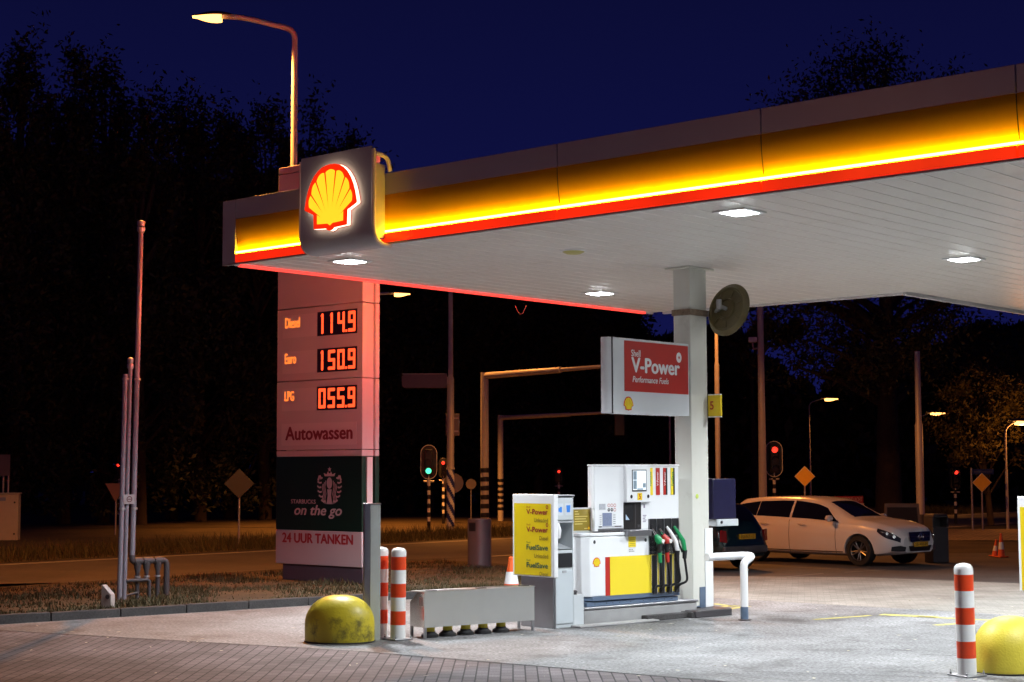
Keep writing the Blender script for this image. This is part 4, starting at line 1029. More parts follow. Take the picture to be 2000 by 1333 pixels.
# coffee emblem: a crowned oval of wavy bands
mb = MB(); cx_, cz_ = -.86, 1.81
def strip(mb, pts, w):
    for i in range(len(pts) - 1):
        (x0, z0), (x1, z1) = pts[i], pts[i + 1]
        dx, dz = x1 - x0, z1 - z0; l = math.hypot(dx, dz) or 1; nx_, nz_ = -dz / l * w / 2, dx / l * w / 2
        mb.poly([(cx_ + x0 + nx_, -.005, cz_ + z0 + nz_), (cx_ + x1 + nx_, -.005, cz_ + z1 + nz_), (cx_ + x1 - nx_, -.005, cz_ + z1 - nz_), (cx_ + x0 - nx_, -.005, cz_ + z0 - nz_)])
for sgn in (-1, 1):
    for k in range(6):
        a0 = R_(15 + 18 * k); z_ = .16 - .085 * k
        xo = .36 * math.sqrt(max(.02, 1 - (z_ / .36) ** 2)) * .92
        strip(mb, [(sgn * xo, z_ + .03), (sgn * (xo - .06), z_), (sgn * (xo - .11), z_ + .012)], .03)
    for k in range(3):
        strip(mb, [(sgn * (.10 + .035 * k), .12 - .03 * k), (sgn * (.125 + .035 * k), .0), (sgn * (.09 + .035 * k), -.12), (sgn * (.12 + .035 * k), -.22), (sgn * (.09 + .03 * k), -.31 + .01 * k)], .017)
    strip(mb, [(sgn * .31, .12), (sgn * .27, .21), (sgn * .22, .15)], .045)
mb.poly([(cx_ + .075 * math.cos(a), -.0055, cz_ + .075 + .105 * math.sin(a)) for a in np.linspace(0, 2 * math.pi, 20, endpoint=False)])
mb.poly([(cx_ - .06, -.005, cz_ - .04), (cx_ + .06, -.005, cz_ - .04), (cx_ + .045, -.005, cz_ - .15), (cx_ + .075, -.005, cz_ - .31), (cx_ - .075, -.005, cz_ - .31), (cx_ - .045, -.005, cz_ - .15)])
mb.poly([(cx_ - .13, -.005, cz_ + .20), (cx_ + .13, -.005, cz_ + .20), (cx_ + .16, -.005, cz_ + .26), (cx_ + .075, -.005, cz_ + .235), (cx_ + .05, -.005, cz_ + .285), (cx_, -.005, cz_ + .25), (cx_ - .05, -.005, cz_ + .285), (cx_ - .075, -.005, cz_ + .235), (cx_ - .16, -.005, cz_ + .26)])
st_ = []
for k in range(10):
    a = math.pi / 2 + k * math.pi / 5; r = .055 if k % 2 == 0 else .022
    st_.append((cx_ + r * math.cos(a), -.005, cz_ + .325 + r * math.sin(a)))
mb.poly(st_); mb.build('coffee_emblem', PALE, py, smooth=False)
mb = MB(); mb.box(-.049, -.02, .15, .285, 1.01, 2.36); mb.build('channel_strip', PLAB, py)

# ------------------------------------------------------------------ street lamps
def lamp_light(name, loc, watts, parent, colr=(1.0, .33, .055), spot=R_(122)):
    l = bpy.data.lights.new(name, 'SPOT'); l.energy = watts; l.color = colr; l.shadow_soft_size = .12; l.spot_size = spot; l.spot_blend = .6
    o = bpy.data.objects.new(name, l); COL.objects.link(o); o.location = loc; o.parent = parent
    return o
def street_lamp(name, base, label, px_lamp, h, arm, watts, rp=.07, lens=SODIUM, s=1.0, group=None):
    """base on the ground; arm = (dx, dy) from the pole top to the lamp head"""
    t = thing(name, label, 'street lamp', base, 0, group)
    dx, dy = arm; l = math.hypot(dx, dy) or 1; ux, uy = dx / l, dy / l
    mb = MB(); mb.tube([(0, 0, 0), (0, 0, h * .55), (0, 0, h * .56), (0, 0, h - .55)], [rp * 1.5, rp * 1.35, rp, rp * .85], 16); mb.build('pole', POLE, t)
    if l > .3:
        mb = MB(); mb.tube(arc_path([(0, 0, h - .6), (0, 0, h - .15), (dx * .6, dy * .6, h + .08), (dx * .85, dy * .85, h + .10)], .45, 8), rp * .8, 12); mb.build('arm', POLE, t)
    a0 = Vector((dx - ux * .45 * s, dy - uy * .45 * s, h + .10)); a1 = Vector((dx + ux * .35 * s, dy + uy * .35 * s, h + .08))
    nrm = Vector((-uy, ux, 0))
    mb = MB(); pts = []
    for i in range(9):
        t2 = i / 8; p_ = a0.lerp(a1, t2); w_ = (.05 + .13 * math.sin(math.pi * min(1, .12 + t2 * .95))) * s
        pts.append((p_, w_))
    vv = []; ff = []
    for p_, w_ in pts:
        for k in range(9):
            a = math.pi * k / 8
            vv.append(p_ + nrm * (w_ * math.cos(a)) + ZUP * (w_ * .55 * math.sin(a)))
    for i in range(8):
        for k in range(8): ff.append((i * 9 + k, i * 9 + k + 1, (i + 1) * 9 + k + 1, (i + 1) * 9 + k))
    mb.add(vv, ff); hd = mb.build('lamp_head', DGREY, t)
    mb = MB(); vv = []; ff = []
    for p_, w_ in pts[2:]:
        for k in range(9):
            a = math.pi * k / 8
            vv.append(p_ + nrm * (w_ * .93 * math.cos(a)) - ZUP * (w_ * .75 * math.sin(a) + .004))
    for i in range(6):
        for k in range(8): ff.append((i * 9 + k, i * 9 + k + 1, (i + 1) * 9 + k + 1, (i + 1) * 9 + k))
    mb.add(vv, ff); mb.build('lens', lens, hd)
    if watts: lamp_light('lamp_light', (dx, dy, h - .12), watts, t)
    return t
lb = D(574, 330, 33.5); lb.z = .07
lt = D(413, 36, 33.5)
hgt = lt.z - .1 - .07
street_lamp('street_lamp', lb, 'tall orange street lamp rising behind the price pylon', None, hgt, (lt.x - lb.x, -.2), 5200, .075)
for c_ in bpy.data.lights: 
    if c_.name.startswith('lamp_light'): c_.spot_size = R_(146); c_.spot_blend = .35
l2 = D(783, 578, 62); street_lamp('street_lamp', (l2.x - 2.2, 62, 0), 'orange street lamp shining right of the price pylon, its pole hidden', None, l2.z, (2.2, 0), 7000, .07)
street_lamp('street_lamp', (-22.0, 6.6, .0), 'street lamp out of frame on the left whose light reaches the canopy edge', None, 10.4, (2.0, .4), 800, .075)
for c_ in bpy.data.lights:
    if c_.energy == 800: c_.spot_size = R_(170); c_.spot_blend = .1
pb_ = G(880, 1040); street_lamp('street_lamp', (pb_.x, pb_.y, 0), 'lamp pole with blue white striped foot and a blank direction sign', None, 9.6, (.3, 1.8), 1900, .085)
for (px, py_, pole_x, dist, lab) in ((1622, 782, 1580, 84, 'far street lamp left of the big dark tree trunk'), (1830, 810, 1793, 78, 'far street lamp between the tree trunk and the orange lit tree'),
                                     (1998, 828, 1963, 58, 'far street lamp at the right edge beside the orange lit tree')):
    q = D(px, py_, dist); r_ = D(pole_x, py_, dist)
    street_lamp('street_lamp', (r_.x, dist, 0), lab, None, q.z, (q.x - r_.x, 0), 331 if dist == 58 else 330, .035, s=1.1, group='street lamps along the far road')
for c_ in bpy.data.lights:
    if c_.type == 'SPOT' and c_.energy == 331: c_.type = 'POINT'; c_.energy = 190
pb_ = D(1404, 1036, 48); street_lamp('street_lamp', (pb_.x, 48, 0), 'orange lit pole standing behind the round mirror', None, 9.4, (-.3, -1.2), 2601, .052)
for c_ in bpy.data.lights:
    if c_.energy == 2601: c_.spot_size = R_(150); c_.spot_blend = .3
pb_ = G(1799, 1040); q = thing('tall_pole', 'thick bare pole half hidden in leaves right of the big tree trunk', 'pole', (pb_.x, pb_.y, 0))
mb = MB(); mb.tube([(0, 0, 0), (0, 0, 3.6), (0, 0, 3.7), (0, 0, 6.1)], [.14, .13, .10, .09], 16); mb.build('shaft', POLE, q)
mb = MB(); mb.lathe([(.15, 0), (.16, .02), (.16, .55), (.14, .6)], 16); mb.build('foot', DGREY, q)
q = thing('camera_mast', 'thick grey mast with a small camera near its top behind the column', 'mast', D(1491, 1020, 57).xy.to_3d())
mb = MB(); mb.tube([(0, 0, 0), (0, 0, 8.2)], [.15, .10], 16); mb.build('pole', POLE, q)
cz = D(1475, 668, 57).z
mb = MB(); mb.box(-.42, -.14, -.12, .12, cz - .02, cz + .16); mb.build('camera_box', WHITE, q, bevel=.02)
mb = MB(); mb.tube([(-.28, 0, cz - .02), (-.26, 0, cz - .25), (0, 0, cz - .2)], .04, 8); mb.build('bracket', GALV, q)
q = thing('thin_pole', 'thin dim pole seen under the red hanging sign', 'pole', D(1310, 1000, 75).xy.to_3d())
mb = MB(); mb.tube([(0, 0, 0), (0, 0, 5.0)], [.06, .045], 10); mb.build('shaft', POLE, q)
mb = MB(); mb.lathe([(.047, 4.99), (.055, 5.0), (.04, 5.05), (0, 5.06)], 10); mb.build('cap', POLE, q)

# direction sign and plates on the striped foot lamp pole
ppos = Vector((pb_.x, pb_.y, 0)); pp_ = G(880, 1040)
s1 = D(785, 745, pp_.y - .15); s2 = D(873, 745, pp_.y - .15)
q = thing('direction_sign', 'dark blank direction board fixed left of the lamp pole', 'sign', (s1.x, pp_.y - .2, s1.z - .24), 0)
wd = s2.x - s1.x
mb = MB(); mb.prism([(.08, 0), (wd, 0), (wd, .48), (.08, .48), (0, .40), (0, .08)], lambda x_, z_: (x_, -.04, z_), lambda x_, z_: (x_, .04, z_)); mb.build('board', mat('sign_back', (.16, .13, .17), .5), q, bevel=.01)
mb = MB(); mb.box(.0, wd, -.045, .045, .481, .50); mb.box(wd, wd + .08, -.02, .02, .1, .38); mb.build('edge_trim', GALV, q)
q = thing('round_sign', 'large round sign seen from its dark back beside the striped foot', 'sign', D(886, 944, pp_.y + .25), 8)
def round_back(q, r, m, pole_h):
    mb = MB(); pr = [(r * math.cos(a), r * math.sin(a)) for a in np.linspace(0, 2 * math.pi, 28, endpoint=False)]
    mb.prism(pr, lambda x_, z_: (x_, 0, z_), lambda x_, z_: (x_, .02, z_)); mb.build('disc', m, q)
    mb = MB(); mb.tube([(0, .045, -pole_h), (0, .045, r * .6)], .025, 8); mb.build('post', GALV, q)
SBACK = mat('sign_back_grey', (.17, .15, .16), .4, .3)
round_back(q, .34, SBACK, D(886, 944, pp_.y).z)
q = thing('round_sign', 'small faint round sign on a thin post beyond the bin', 'sign', D(920, 946, 70), 0); round_back(q, .22, SBACK, D(920, 946, 70).z)
q = thing('sign_plate', 'square grey sign back fixed to the middle of the lamp pole', 'sign', D(884, 830, pp_.y + .12), 0)
mb = MB(); mb.box(-.24, .24, 0, .03, -.38, .38); mb.build('plate', SBACK, q, bevel=.01)
mb = MB(); mb.box(-.2, .2, -.03, -.001, .2, .25); mb.box(-.2, .2, -.03, -.001, -.25, -.2); mb.build('clamps', GALV, q)
# blue white diagonal wrap of the lamp pole foot
stp = thing('pole_sleeve', 'blue and white diagonally striped sleeve round the lamp pole foot', 'sleeve', (pp_.x, pp_.y, 0))
SBLU = mat('sleeve_blue', (.02, .035, .24), .4)
nn = 24; zs_ = np.linspace(.2, 2.15, 60)
mb = MB(); vv = []; 
for z_ in zs_:
    for k in range(nn): a = 2 * math.pi * k / nn; vv.append((.135 * math.cos(a), .135 * math.sin(a), z_))
ff = []
for i in range(len(zs_) - 1):
    for k in range(nn): ff.append((i * nn + k, i * nn + (k + 1) % nn, (i + 1) * nn + (k + 1) % nn, (i + 1) * nn + k))
mb.add(vv, ff)
mb.mi = [int(((zs_[j // nn] + .25 * math.cos(2 * math.pi * (j % nn) / nn)) / .48) % 1 > .5) for j in range(len(ff))]
mb.build('wrap', [WHITE, SBLU], stp)
mb = MB(); mb.lathe([(.137, 2.15), (.15, 2.16), (.12, 2.26), (.11, 2.28)], 20); mb.build('collar', POLE, stp)

# ------------------------------------------------------------------ gantries with striped feet
def gantry(px, py_top, base_py, px_end, py_end, r, label):
    b = G(px, base_py); dtop = D(px, py_top, b.y)
    t = thing('signal_gantry', label, 'gantry', (b.x, b.y, 0), 0, 'black and white footed signal gantries')
    hh = dtop.z
    mb = MB(); mb.tube([(0, 0, 0), (0, 0, hh)], [r, r * .95], 18); mb.build('post', POLE, t)
    mb = MB(); n_ = 6; z0 = .45; st = (hh * .42 - z0) / n_
    for k in range(n_): mb.lathe([(r * 1.02, z0 + st * k), (r * 1.07, z0 + st * k + .01), (r * 1.07, z0 + st * (k + .5)), (r * 1.02, z0 + st * (k + .5) + .01)], 18)
    mb.build('black_bands', BLACK, t)
    az = R_(139); dv = Vector((math.sin(az), math.cos(az), 0))
    e = ray(px_end, py_end); k_ = (e.x * b.y - b.x * e.y) / (dv.x * e.y - dv.y * e.x)
    en = dv * k_
    mb = MB(); mb.tube([(0, 0, hh - .12), en * .62 + ZUP * (hh - .10)], [r * .8, r * .7], 14); mb.tube([en * .6 + ZUP * (hh - .10), en * 1.05 + ZUP * (hh - .08)], [r * .5, r * .4], 14); mb.build('arm', POLE, t)
    q_ = en * 1.04 + ZUP * (hh - .9)
    mb = MB(); mb.box(q_.x - .2, q_.x + .2, q_.y - .1, q_.y + .1, q_.z - .1, q_.z + .8); mb.build('signal_head', BLACK, t, bevel=.03)
    return t
gantry(947, 728, 1036, 1195, 716, .15, 'larger inverted L signal gantry left of the hanging sign')
gantry(978, 811, 1018, 1200, 801, .125, 'smaller inverted L signal gantry below the larger one')

# ------------------------------------------------------------------ traffic lights
GRN_ = emis('signal_green', (.08, 1.0, .48), 1.8); RED_ = emis('signal_red', (1.0, .03, .015), 2.6); OFFL = mat('signal_off', (.03, .02, .02), .3)
def signal(base, zc, hb, wb_, lit, label, group, border=False, rot=0):
    t = thing('traffic_light', label, 'traffic light', base, rot, group)
    out = []
    n_ = 12; r = wb_ / 2
    out = [(r * math.cos(a), hb / 2 - r + r * math.sin(a)) for a in np.linspace(0, math.pi, n_)] + [(r * math.cos(a), -hb / 2 + r + r * math.sin(a)) for a in np.linspace(math.pi, 2 * math.pi, n_)]
    mb = MB(); mb.prism(out, lambda x_, z_: (x_, .0, zc + z_), lambda x_, z_: (x_, .015, zc + z_)); bb = mb.build('backboard', BLACK, t)
    mb = MB(); mb.tube([(x_, -.006, zc + z_) for x_, z_ in out] + [(out[0][0], -.006, zc + out[0][1])], .014, 6, False); mb.build('border', BANDW if border else BLACK, bb)
    mb = MB(); mb.box(-r * .5, r * .5, -.16, -.001, zc - hb * .38, zc + hb * .38); hs = mb.build('housing', BLACK, t, bevel=.03)
    for i, c_ in enumerate('rag'):
        z_ = zc + hb * (.26 - .26 * i); m_ = OFFL
        if c_ == lit: m_ = RED_ if c_ == 'r' else GRN_
        mb = MB(); mb.tube([(0, -.161, z_), (0, -.175, z_)], r * .36, 16); mb.build('lamp', m_, hs)
        mb = MB(); vv = []
        for k in range(9):
            a = math.pi * k / 8
            vv += [(r * .42 * math.cos(a), -.16, z_ + r * .42 * math.sin(a)), (r * .42 * math.cos(a), -.32, z_ + r * .40 * math.sin(a))]
        mb.add(vv, [(2 * k, 2 * k + 2, 2 * k + 3, 2 * k + 1) for k in range(8)]); mb.build('visor', BLACK, hs)
    zt = zc - hb / 2
    mb = MB(); mb.tube([(0, .05, 0), (0, .05, zt + hb * .8)], .055, 12); mb.build('post', BANDW, t)
    mb = MB(); k = 0
    while .25 + .3 * k < zt - .1:
        z_ = .25 + .3 * k; mb.lathe([(.057, z_), (.0585, z_ + .005), (.0585, z_ + .145), (.057, z_ + .15)], 12, (0, .05, 0)); k += 1
    mb.lathe([(.0575, .0), (.0575, .25)], 12, (0, .05, 0)); mb.build('black_bands', BLACK, t)
    mb = MB(); mb.tube([(-.18, .05, zt - .08), (.18, .05, zt - .08)], .03, 8); mb.build('cross_bracket', POLE, t)
    return t
g_ = 'traffic lights around the junction'
q = G(846, 1042); signal((q.x - .15, q.y, 0), D(835, 903, q.y).z, 1.15, .54, 'g', 'traffic light showing green with white bordered board right of the pylon', g_, True)
q = G(862, 1035); signal((D(866, 1035, 66).x, 66, 0), D(866, 915, 66).z, .8, .36, 'r', 'small red traffic light partly behind the striped foot pole', g_)
q = D(1514, 1030, 58); signal((q.x, 58, 0), D(1514, 897, 58).z, 1.25, .58, 'r', 'red traffic light with oval board behind the white car', g_, True)
q = D(1868, 1030, 64); signal((q.x, 64, 0), D(1868, 935, 64).z, .9, .4, 'r', 'slim red traffic light near the blue street name plate', g_)
q = D(1092, 1030, 74); signal((q.x, 74, 0), D(1092, 930, 74).z, .75, .34, 'r', 'tiny dim red traffic light above the service unit', g_)
q = D(231, 1030, 66); signal((q.x, 66, 0), D(231, 918, 66).z, .7, .3, 'r', 'tiny red traffic light behind the vent pipes', g_)

# ------------------------------------------------------------------ road signs
SYEL = mat('diamond_yellow', (.92, .52, .05), .45); 
def diamond(px, py_, dist, size, front, label, rot=0, post_px=None):
    c = D(px, py_, dist); t = thing('priority_sign', label, 'road sign', (c.x, dist, 0), rot, 'diamond priority signs')
    s = size
    def dia(s_): return [(0, s_), (s_, 0), (0, -s_), (-s_, 0)]
    mb = MB(); mb.prism(dia(s), lambda x_, z_: (x_, 0, c.z + z_), lambda x_, z_: (x_, .02, c.z + z_)); mb.build('plate', BANDW if front else DGREY, t, bevel=.006)
    if front: mb = MB(); mb.poly([(x_, -.004, c.z + z_) for x_, z_ in dia(s * .94)]); mb.build('yellow_field', SYEL, t, smooth=False)
    mb = MB(); mb.tube([(0, .05, 0), (0, .05, c.z + s * .5)], .03, 10); mb.build('post', GALV, t)
    return t
diamond(1572, 931, 54, .34, True, 'yellow diamond road sign above the white car roof')
diamond(1918, 943, 57, .335, True, 'yellow diamond road sign under the blue street name plate')
diamond(467, 945, 47, .43, False, 'diamond road sign seen from its dark back left of the pylon', 0)
c = D(1921, 922, 57.2)
q = thing('street_name_sign', 'blue street name plate on a thin post above the yellow diamond', 'street sign', (D(1899, 1000, 57.2).x, 57.2, 0))
mb = MB(); mb.tube([(0, 0, 0), (0, 0, c.z + .14)], .035, 10); mb.build('post', GALV, q)
mb = MB(); mb.box(.04, .78, -.02, .02, c.z - .09, c.z + .10); pl = mb.build('plate', mat('plate_blue', (.015, .03, .16), .4), q, bevel=.006)
mb = MB(); text(mb, 'Van Schaepmanlaan', (.09, -.023, c.z - .03), X, ZUP, .64, .07); 
mb = MB()
for k_ in range(9): mb.box(.10 + .07 * k_, .15 + .07 * k_, -.0235, -.0215, c.z - .025, c.z + .03 + .01 * (k_ % 2))
mb.build('faint_lettering', mat('plate_ink', (.08, .09, .22), .5), pl)
c = D(226, 962, 55); q = thing('yield_sign', 'triangular give way sign behind the vent pipes', 'road sign', (c.x, 55, 0))
mb = MB(); mb.prism([(-.36, .3), (.36, .3), (0, -.33)], lambda x_, z_: (x_, 0, c.z + z_), lambda x_, z_: (x_, .02, c.z + z_)); mb.build('plate', mat('yield_orange', (.35, .2, .16), .5), q)
mb = MB(); mb.tube([(0, .04, 0), (0, .04, c.z + .2)], .03, 8); mb.build('post', GALV, q)
# utility cabinet and plate at the left edge
c = G(16, 1056); q = thing('utility_cabinet', 'pale grey utility cabinet at the left edge beyond the road', 'cabinet', (c.x, c.y, 0), 8)
hz = D(16, 966, c.y).z
mb = MB(); mb.box(-.9, .28, 0, .5, .0, hz); mb.build('body', mat('cabinet_pale', (.46, .44, .43), .5), q, bevel=.015)
mb = MB(); mb.box(-.93, .31, -.03, .53, hz + .001, hz + .05); mb.build('lid', GREY, q, bevel=.01)
mb = MB()
for z_ in (.2, hz - .25): mb.tube([(.17, -.001, z_), (.17, -.012, z_)], .03, 10)
mb.build('locks', BLACK, q)
mb = MB(); mb.box(-.6, -.1, -.006, -.001, hz - .2, hz - .09); mb.build('blue_label', mat('label_blue', (.2, .26, .5), .5), q)
c2_ = D(8, 909, c.y + 2); q = thing('back_board', 'brownish sign board seen from behind above the cabinet', 'sign', (c2_.x, c.y + 2, 0))
mb = MB(); mb.box(-.45, .19, 0, .03, c2_.z - .34, c2_.z + .34); mb.build('plate', SBACK, q)
for x_ in (-.03, .13): mb = MB(); mb.tube([(x_, .06, 0), (x_, .06, c2_.z + .2)], .03, 8); mb.build('post', GALV, q)
# banner and A board
c = D(1658, 981, 48); q = thing('banner', 'small red and white banner reading ZONDEREND ACHT above the white car', 'banner', (c.x, 48, 0))
mb = MB(); mb.box(-.42, .42, 0, .02, c.z - .03, c.z + .17); g = mb.build('red_field', mat('banner_red', (.30, .02, .025), .5), q)
mb = MB(); mb.box(-.40, .44, -.003, .021, c.z - .13, c.z - .032); g2 = mb.build('white_field', mat('banner_white', (.5, .42, .42), .5), q)
mb = MB(); text(mb, 'ZONDEREND ACHT', (-.39, -.004, c.z + .015), X, ZUP, .78, .12, .01); mb.build('lettering', mat('banner_pink', (.55, .38, .38), .5), g, smooth=False)
mb = MB(); mb.box(.12, .36, -.006, -.004, c.z - .10, c.z - .06); mb.box(-.36, .05, -.006, -.004, c.z - .09, c.z - .07); mb.build('small_print', DGREY, g2)
for x_ in (-.40, .40): mb = MB(); mb.tube([(x_, .03, 0), (x_, .03, c.z + .18)], .02, 8); mb.build('stake', DGREY, q)
c = D(1762, 1040, 43); q = thing('a_board', 'dark empty A-frame board standing behind the car bonnet', 'A-board', (c.x, 43, 0), -6)
FR = mat('frame_grey', (.14, .125, .13), .5)
for sg in (-1, 1):
    mb = MB(); hh_ = 1.22
    def P_(x_, z_, o): return (x_ * (1 - .10 * z_ / hh_), sg * (.32 * (1 - z_ / hh_) + .02) + o * sg, z_)
    for a in ((-.48, -.42, 0, hh_), (.42, .48, 0, hh_), (-.42, .42, hh_ - .1, hh_), (-.42, .42, .12, .2)):
        mb.add([P_(a[0], a[2], 0), P_(a[1], a[2], 0), P_(a[1], a[3], 0), P_(a[0], a[3], 0), P_(a[0], a[2], .03), P_(a[1], a[2], .03), P_(a[1], a[3], .03), P_(a[0], a[3], .03)], [(3, 2, 1, 0), (4, 5, 6, 7), (0, 1, 5, 4), (1, 2, 6, 5), (2, 3, 7, 6), (3, 0, 4, 7)])
    f_ = mb.build('frame', FR, q)
    mb = MB(); mb.add([P_(-.42, .2, .012), P_(.42, .2, .012), P_(.42, hh_ - .1, .012), P_(-.42, hh_ - .1, .012)], [(0, 1, 2, 3)]); mb.build('panel', mat('board_black', (.014, .01, .012), .5), f_)

# ------------------------------------------------------------------ cars
def interp(xs, ys, x):
    return float(np.interp(x, xs, ys))
def smooth_curve(keys):
    xs = np.array([k[0] for k in keys], float); ys = np.array([k[1] for k in keys], float)
    fx = np.linspace(xs[0], xs[-1], 400); fy = np.interp(fx, xs, ys)
    ker = np.hanning(25); ker /= ker.sum()
    pad = np.pad(fy, 12, mode='edge'); sm_ = np.convolve(pad, ker, 'valid')
    return lambda x: float(np.interp(x, fx, sm_))
def car(name, label, loc, rot, paint, top, belt, half, roofw, x0, x1, axles, tr, zb, glass_spans, group=None, wheel_hw=.11, seams=()):
    """x forward, y left; loc on the ground; curves give roof line, belt line, half width"""
    t = thing(name, label, 'car', loc, rot, group)
    fT, fB, fW, fR = (smooth_curve(k) for k in (top, belt, half, roofw))
    def sect(x):
        zt, bl_, w, rw = fT(x), fB(x), fW(x), fR(x)
        bl_ = min(bl_, zt - .02)
        lo = zb + (.10 * max(0, (abs(x - (x0 + x1) / 2) / ((x1 - x0) / 2)) ** 6))
        key = [(0, lo), (w * .80, lo), (w * .94, lo + .05), (w * .985, lo + .18), (w, (lo + bl_) / 2 + .05), (w * .975, bl_ - .04), (w * .94, bl_),
               (rw + (w * .94 - rw) * .45, bl_ + (zt - bl_) * .55), (rw, zt - .055 * min(1, (zt - bl_) / .3)), (rw * .82, zt - .012), (rw * .45, zt), (0, zt + .004)]
        return key
    N = 72; xs = [x0 + (x1 - x0) * (0.5 - 0.5 * math.cos(math.pi * i / N)) for i in range(N + 1)]
    rows = []
    for x in xs:
        k = sect(x); rows.append([(x, -y_, z_) for y_, z_ in k[::-1]][:-0 or None] + [(x, y_, z_) for y_, z_ in k[1:]])
    m_ = len(rows[0]); vv = [p for r_ in rows for p in r_]; ff = []
    m_ -= 1; vv = [p for r_ in rows for p in r_[:-1]]
    for i in range(N):
        for j in range(m_): ff.append((i * m_ + j, i * m_ + (j + 1) % m_, (i + 1) * m_ + (j + 1) % m_, (i + 1) * m_ + j))
    ff.append(tuple(range(m_ - 1, -1, -1))); ff.append(tuple(N * m_ + j for j in range(m_)))
    mb = MB(); mb.add(vv, ff); body = mb.build('body', paint, t, angle=40)
    me = body.data; bm = bmesh.new(); bm.from_mesh(me); bmesh.ops.remove_doubles(bm, verts=bm.verts, dist=1e-4); bmesh.ops.recalc_face_normals(bm, faces=bm.faces); bm.to_mesh(me); bm.free()
    # wheel housings cut out of the body
    cm = MB()
    for ax in axles:
        for sg in (-1, 1):
            cm.tube([(ax, sg * .60, tr), (ax, sg * 1.2, tr)], tr * 1.13, 36)
    cut = cm.build('cutter', paint, t)
    bo = body.modifiers.new('b', 'BOOLEAN'); bo.operation = 'DIFFERENCE'; bo.object = cut; bo.solver = 'EXACT'
    bpy.context.view_layer.update()
    dg = bpy.context.evaluated_depsgraph_get(); nm = bpy.data.meshes.new_from_object(body.evaluated_get(dg))
    body.modifiers.clear(); body.data = nm
    nm.materials.clear(); nm.materials.append(paint)
    for p_ in nm.polygons: p_.use_smooth = True
    nm.set_sharp_from_angle(angle=R_(40))
    bpy.data.objects.remove(cut)
    # side glass laid on the flanks, 6 mm proud
    def side_pt(x, f):                                # f 0 at belt, 1 at roof edge
        k = sect(x); a, b, c_ = k[6], k[7], k[8]
        if f < .55: s_ = f / .55; y_, z_ = a[0] + (b[0] - a[0]) * s_, a[1] + (b[1] - a[1]) * s_
        else: s_ = (f - .55) / .45; y_, z_ = b[0] + (c_[0] - b[0]) * s_, b[1] + (c_[1] - b[1]) * s_
        return y_ + .007, z_ + .002
    for (gx0, gx1, lo0, hi0, lo1, hi1) in glass_spans['side']:
        for sg in (-1, 1):
            mb = MB(); K = 10; vv = []
            for i in range(K + 1):
                x = gx0 + (gx1 - gx0) * i / K
                for j in range(5):
                    f = (lo0 + (lo1 - lo0) * i / K); h_ = (hi0 + (hi1 - hi0) * i / K); ff_ = f + (h_ - f) * j / 4
                    y_, z_ = side_pt(x, ff_); vv.append((x, sg * y_, z_))
            mb.add(vv, [(i * 5 + j, i * 5 + j + 1, (i + 1) * 5 + j + 1, (i + 1) * 5 + j) for i in range(K) for j in range(4)])
            mb.build('side_window', CGLASS, t)
    for nmw, gx0, gx1, wf in glass_spans['ends']:
        mb = MB(); K = 10; vv = []
        for i in range(K + 1):
            x = gx0 + (gx1 - gx0) * i / K; k = sect(x); zt = k[-1][1]; rw = k[8][0]
            nrm_ = Vector((1 if gx1 > 0 else -1, 0, .8)).normalized() * .008
            for j in range(9):
                y_ = -rw * wf + 2 * rw * wf * j / 8
                zz = zt + .004 - (.06 * (abs(y_) / rw) ** 3)
                vv.append((x + nrm_.x, y_, zz + nrm_.z))
        mb.add(vv, [(i * 9 + j, i * 9 + j + 1, (i + 1) * 9 + j + 1, (i + 1) * 9 + j) for i in range(K) for j in range(8)])
        mb.build(nmw, CGLASS, t)
    mb = MB()
    for sx__ in seams:
        for sg in (-1, 1):
            vv = []
            k = sect(sx__)
            for j in range(2, 7): vv += [(sx__ - .006, sg * (k[j][0] + .003), k[j][1]), (sx__ + .006, sg * (k[j][0] + .003), k[j][1])]
            mb.add(vv, [(2 * j, 2 * j + 1, 2 * j + 3, 2 * j + 2) for j in range(4)])
    if seams: mb.build('door_seams', BLACK, t, smooth=False)
    for ax in axles:
        for sg in (-1, 1):
            wy = sg * (fW(ax) - wheel_hw - .015)
            w = bpy.data.objects.new('wheel', None)
            mb = MB(); n_ = 40
            def ring(pr):
                vv = []; ff = []
                for r_, y_ in pr:
                    for k in range(n_): a = 2 * math.pi * k / n_; vv.append((ax + r_ * math.cos(a), wy + sg * y_, tr + r_ * math.sin(a)))
                for i in range(len(pr) - 1):
                    for k in range(n_): ff.append((i * n_ + k, i * n_ + (k + 1) % n_, (i + 1) * n_ + (k + 1) % n_, (i + 1) * n_ + k))
                mb.add(vv, ff)
            ring([(tr * .66, -wheel_hw), (tr * .95, -wheel_hw), (tr, -wheel_hw * .7), (tr, wheel_hw * .7), (tr * .95, wheel_hw), (tr * .70, wheel_hw), (tr * .68, wheel_hw * .7), (tr * .66, 0)])
            wh = mb.build('wheel', RUBBER, t)
            mb = MB(); ring([(.001, -.02), (tr * .67, -.02), (tr * .67, wheel_hw * .85), (tr * .64, wheel_hw * .85)]); mb.build('wheel_well', BLACK, wh)
            mb = MB()
            for k in range(10):
                a = 2 * math.pi * k / 10 + (.12 if k % 2 else -.12)
                mb.tube([(ax + .04 * math.cos(a), wy + sg * wheel_hw * .62, tr + .04 * math.sin(a)), (ax + tr * .65 * math.cos(a), wy + sg * wheel_hw * .78, tr + tr * .65 * math.sin(a))], [.018, .013], 6)
            ring([(tr * .60, wheel_hw * .7), (tr * .64, wheel_hw * .92), (tr * .68, wheel_hw * .8)]); ring([(.001, wheel_hw * .75), (.05, wheel_hw * .7), (.055, wheel_hw * .5)])
            mb.build('rim', ALLOY, wh)
    return t, sect
CGLASS = glass('car_glass', (.006, .006, .012), .05)
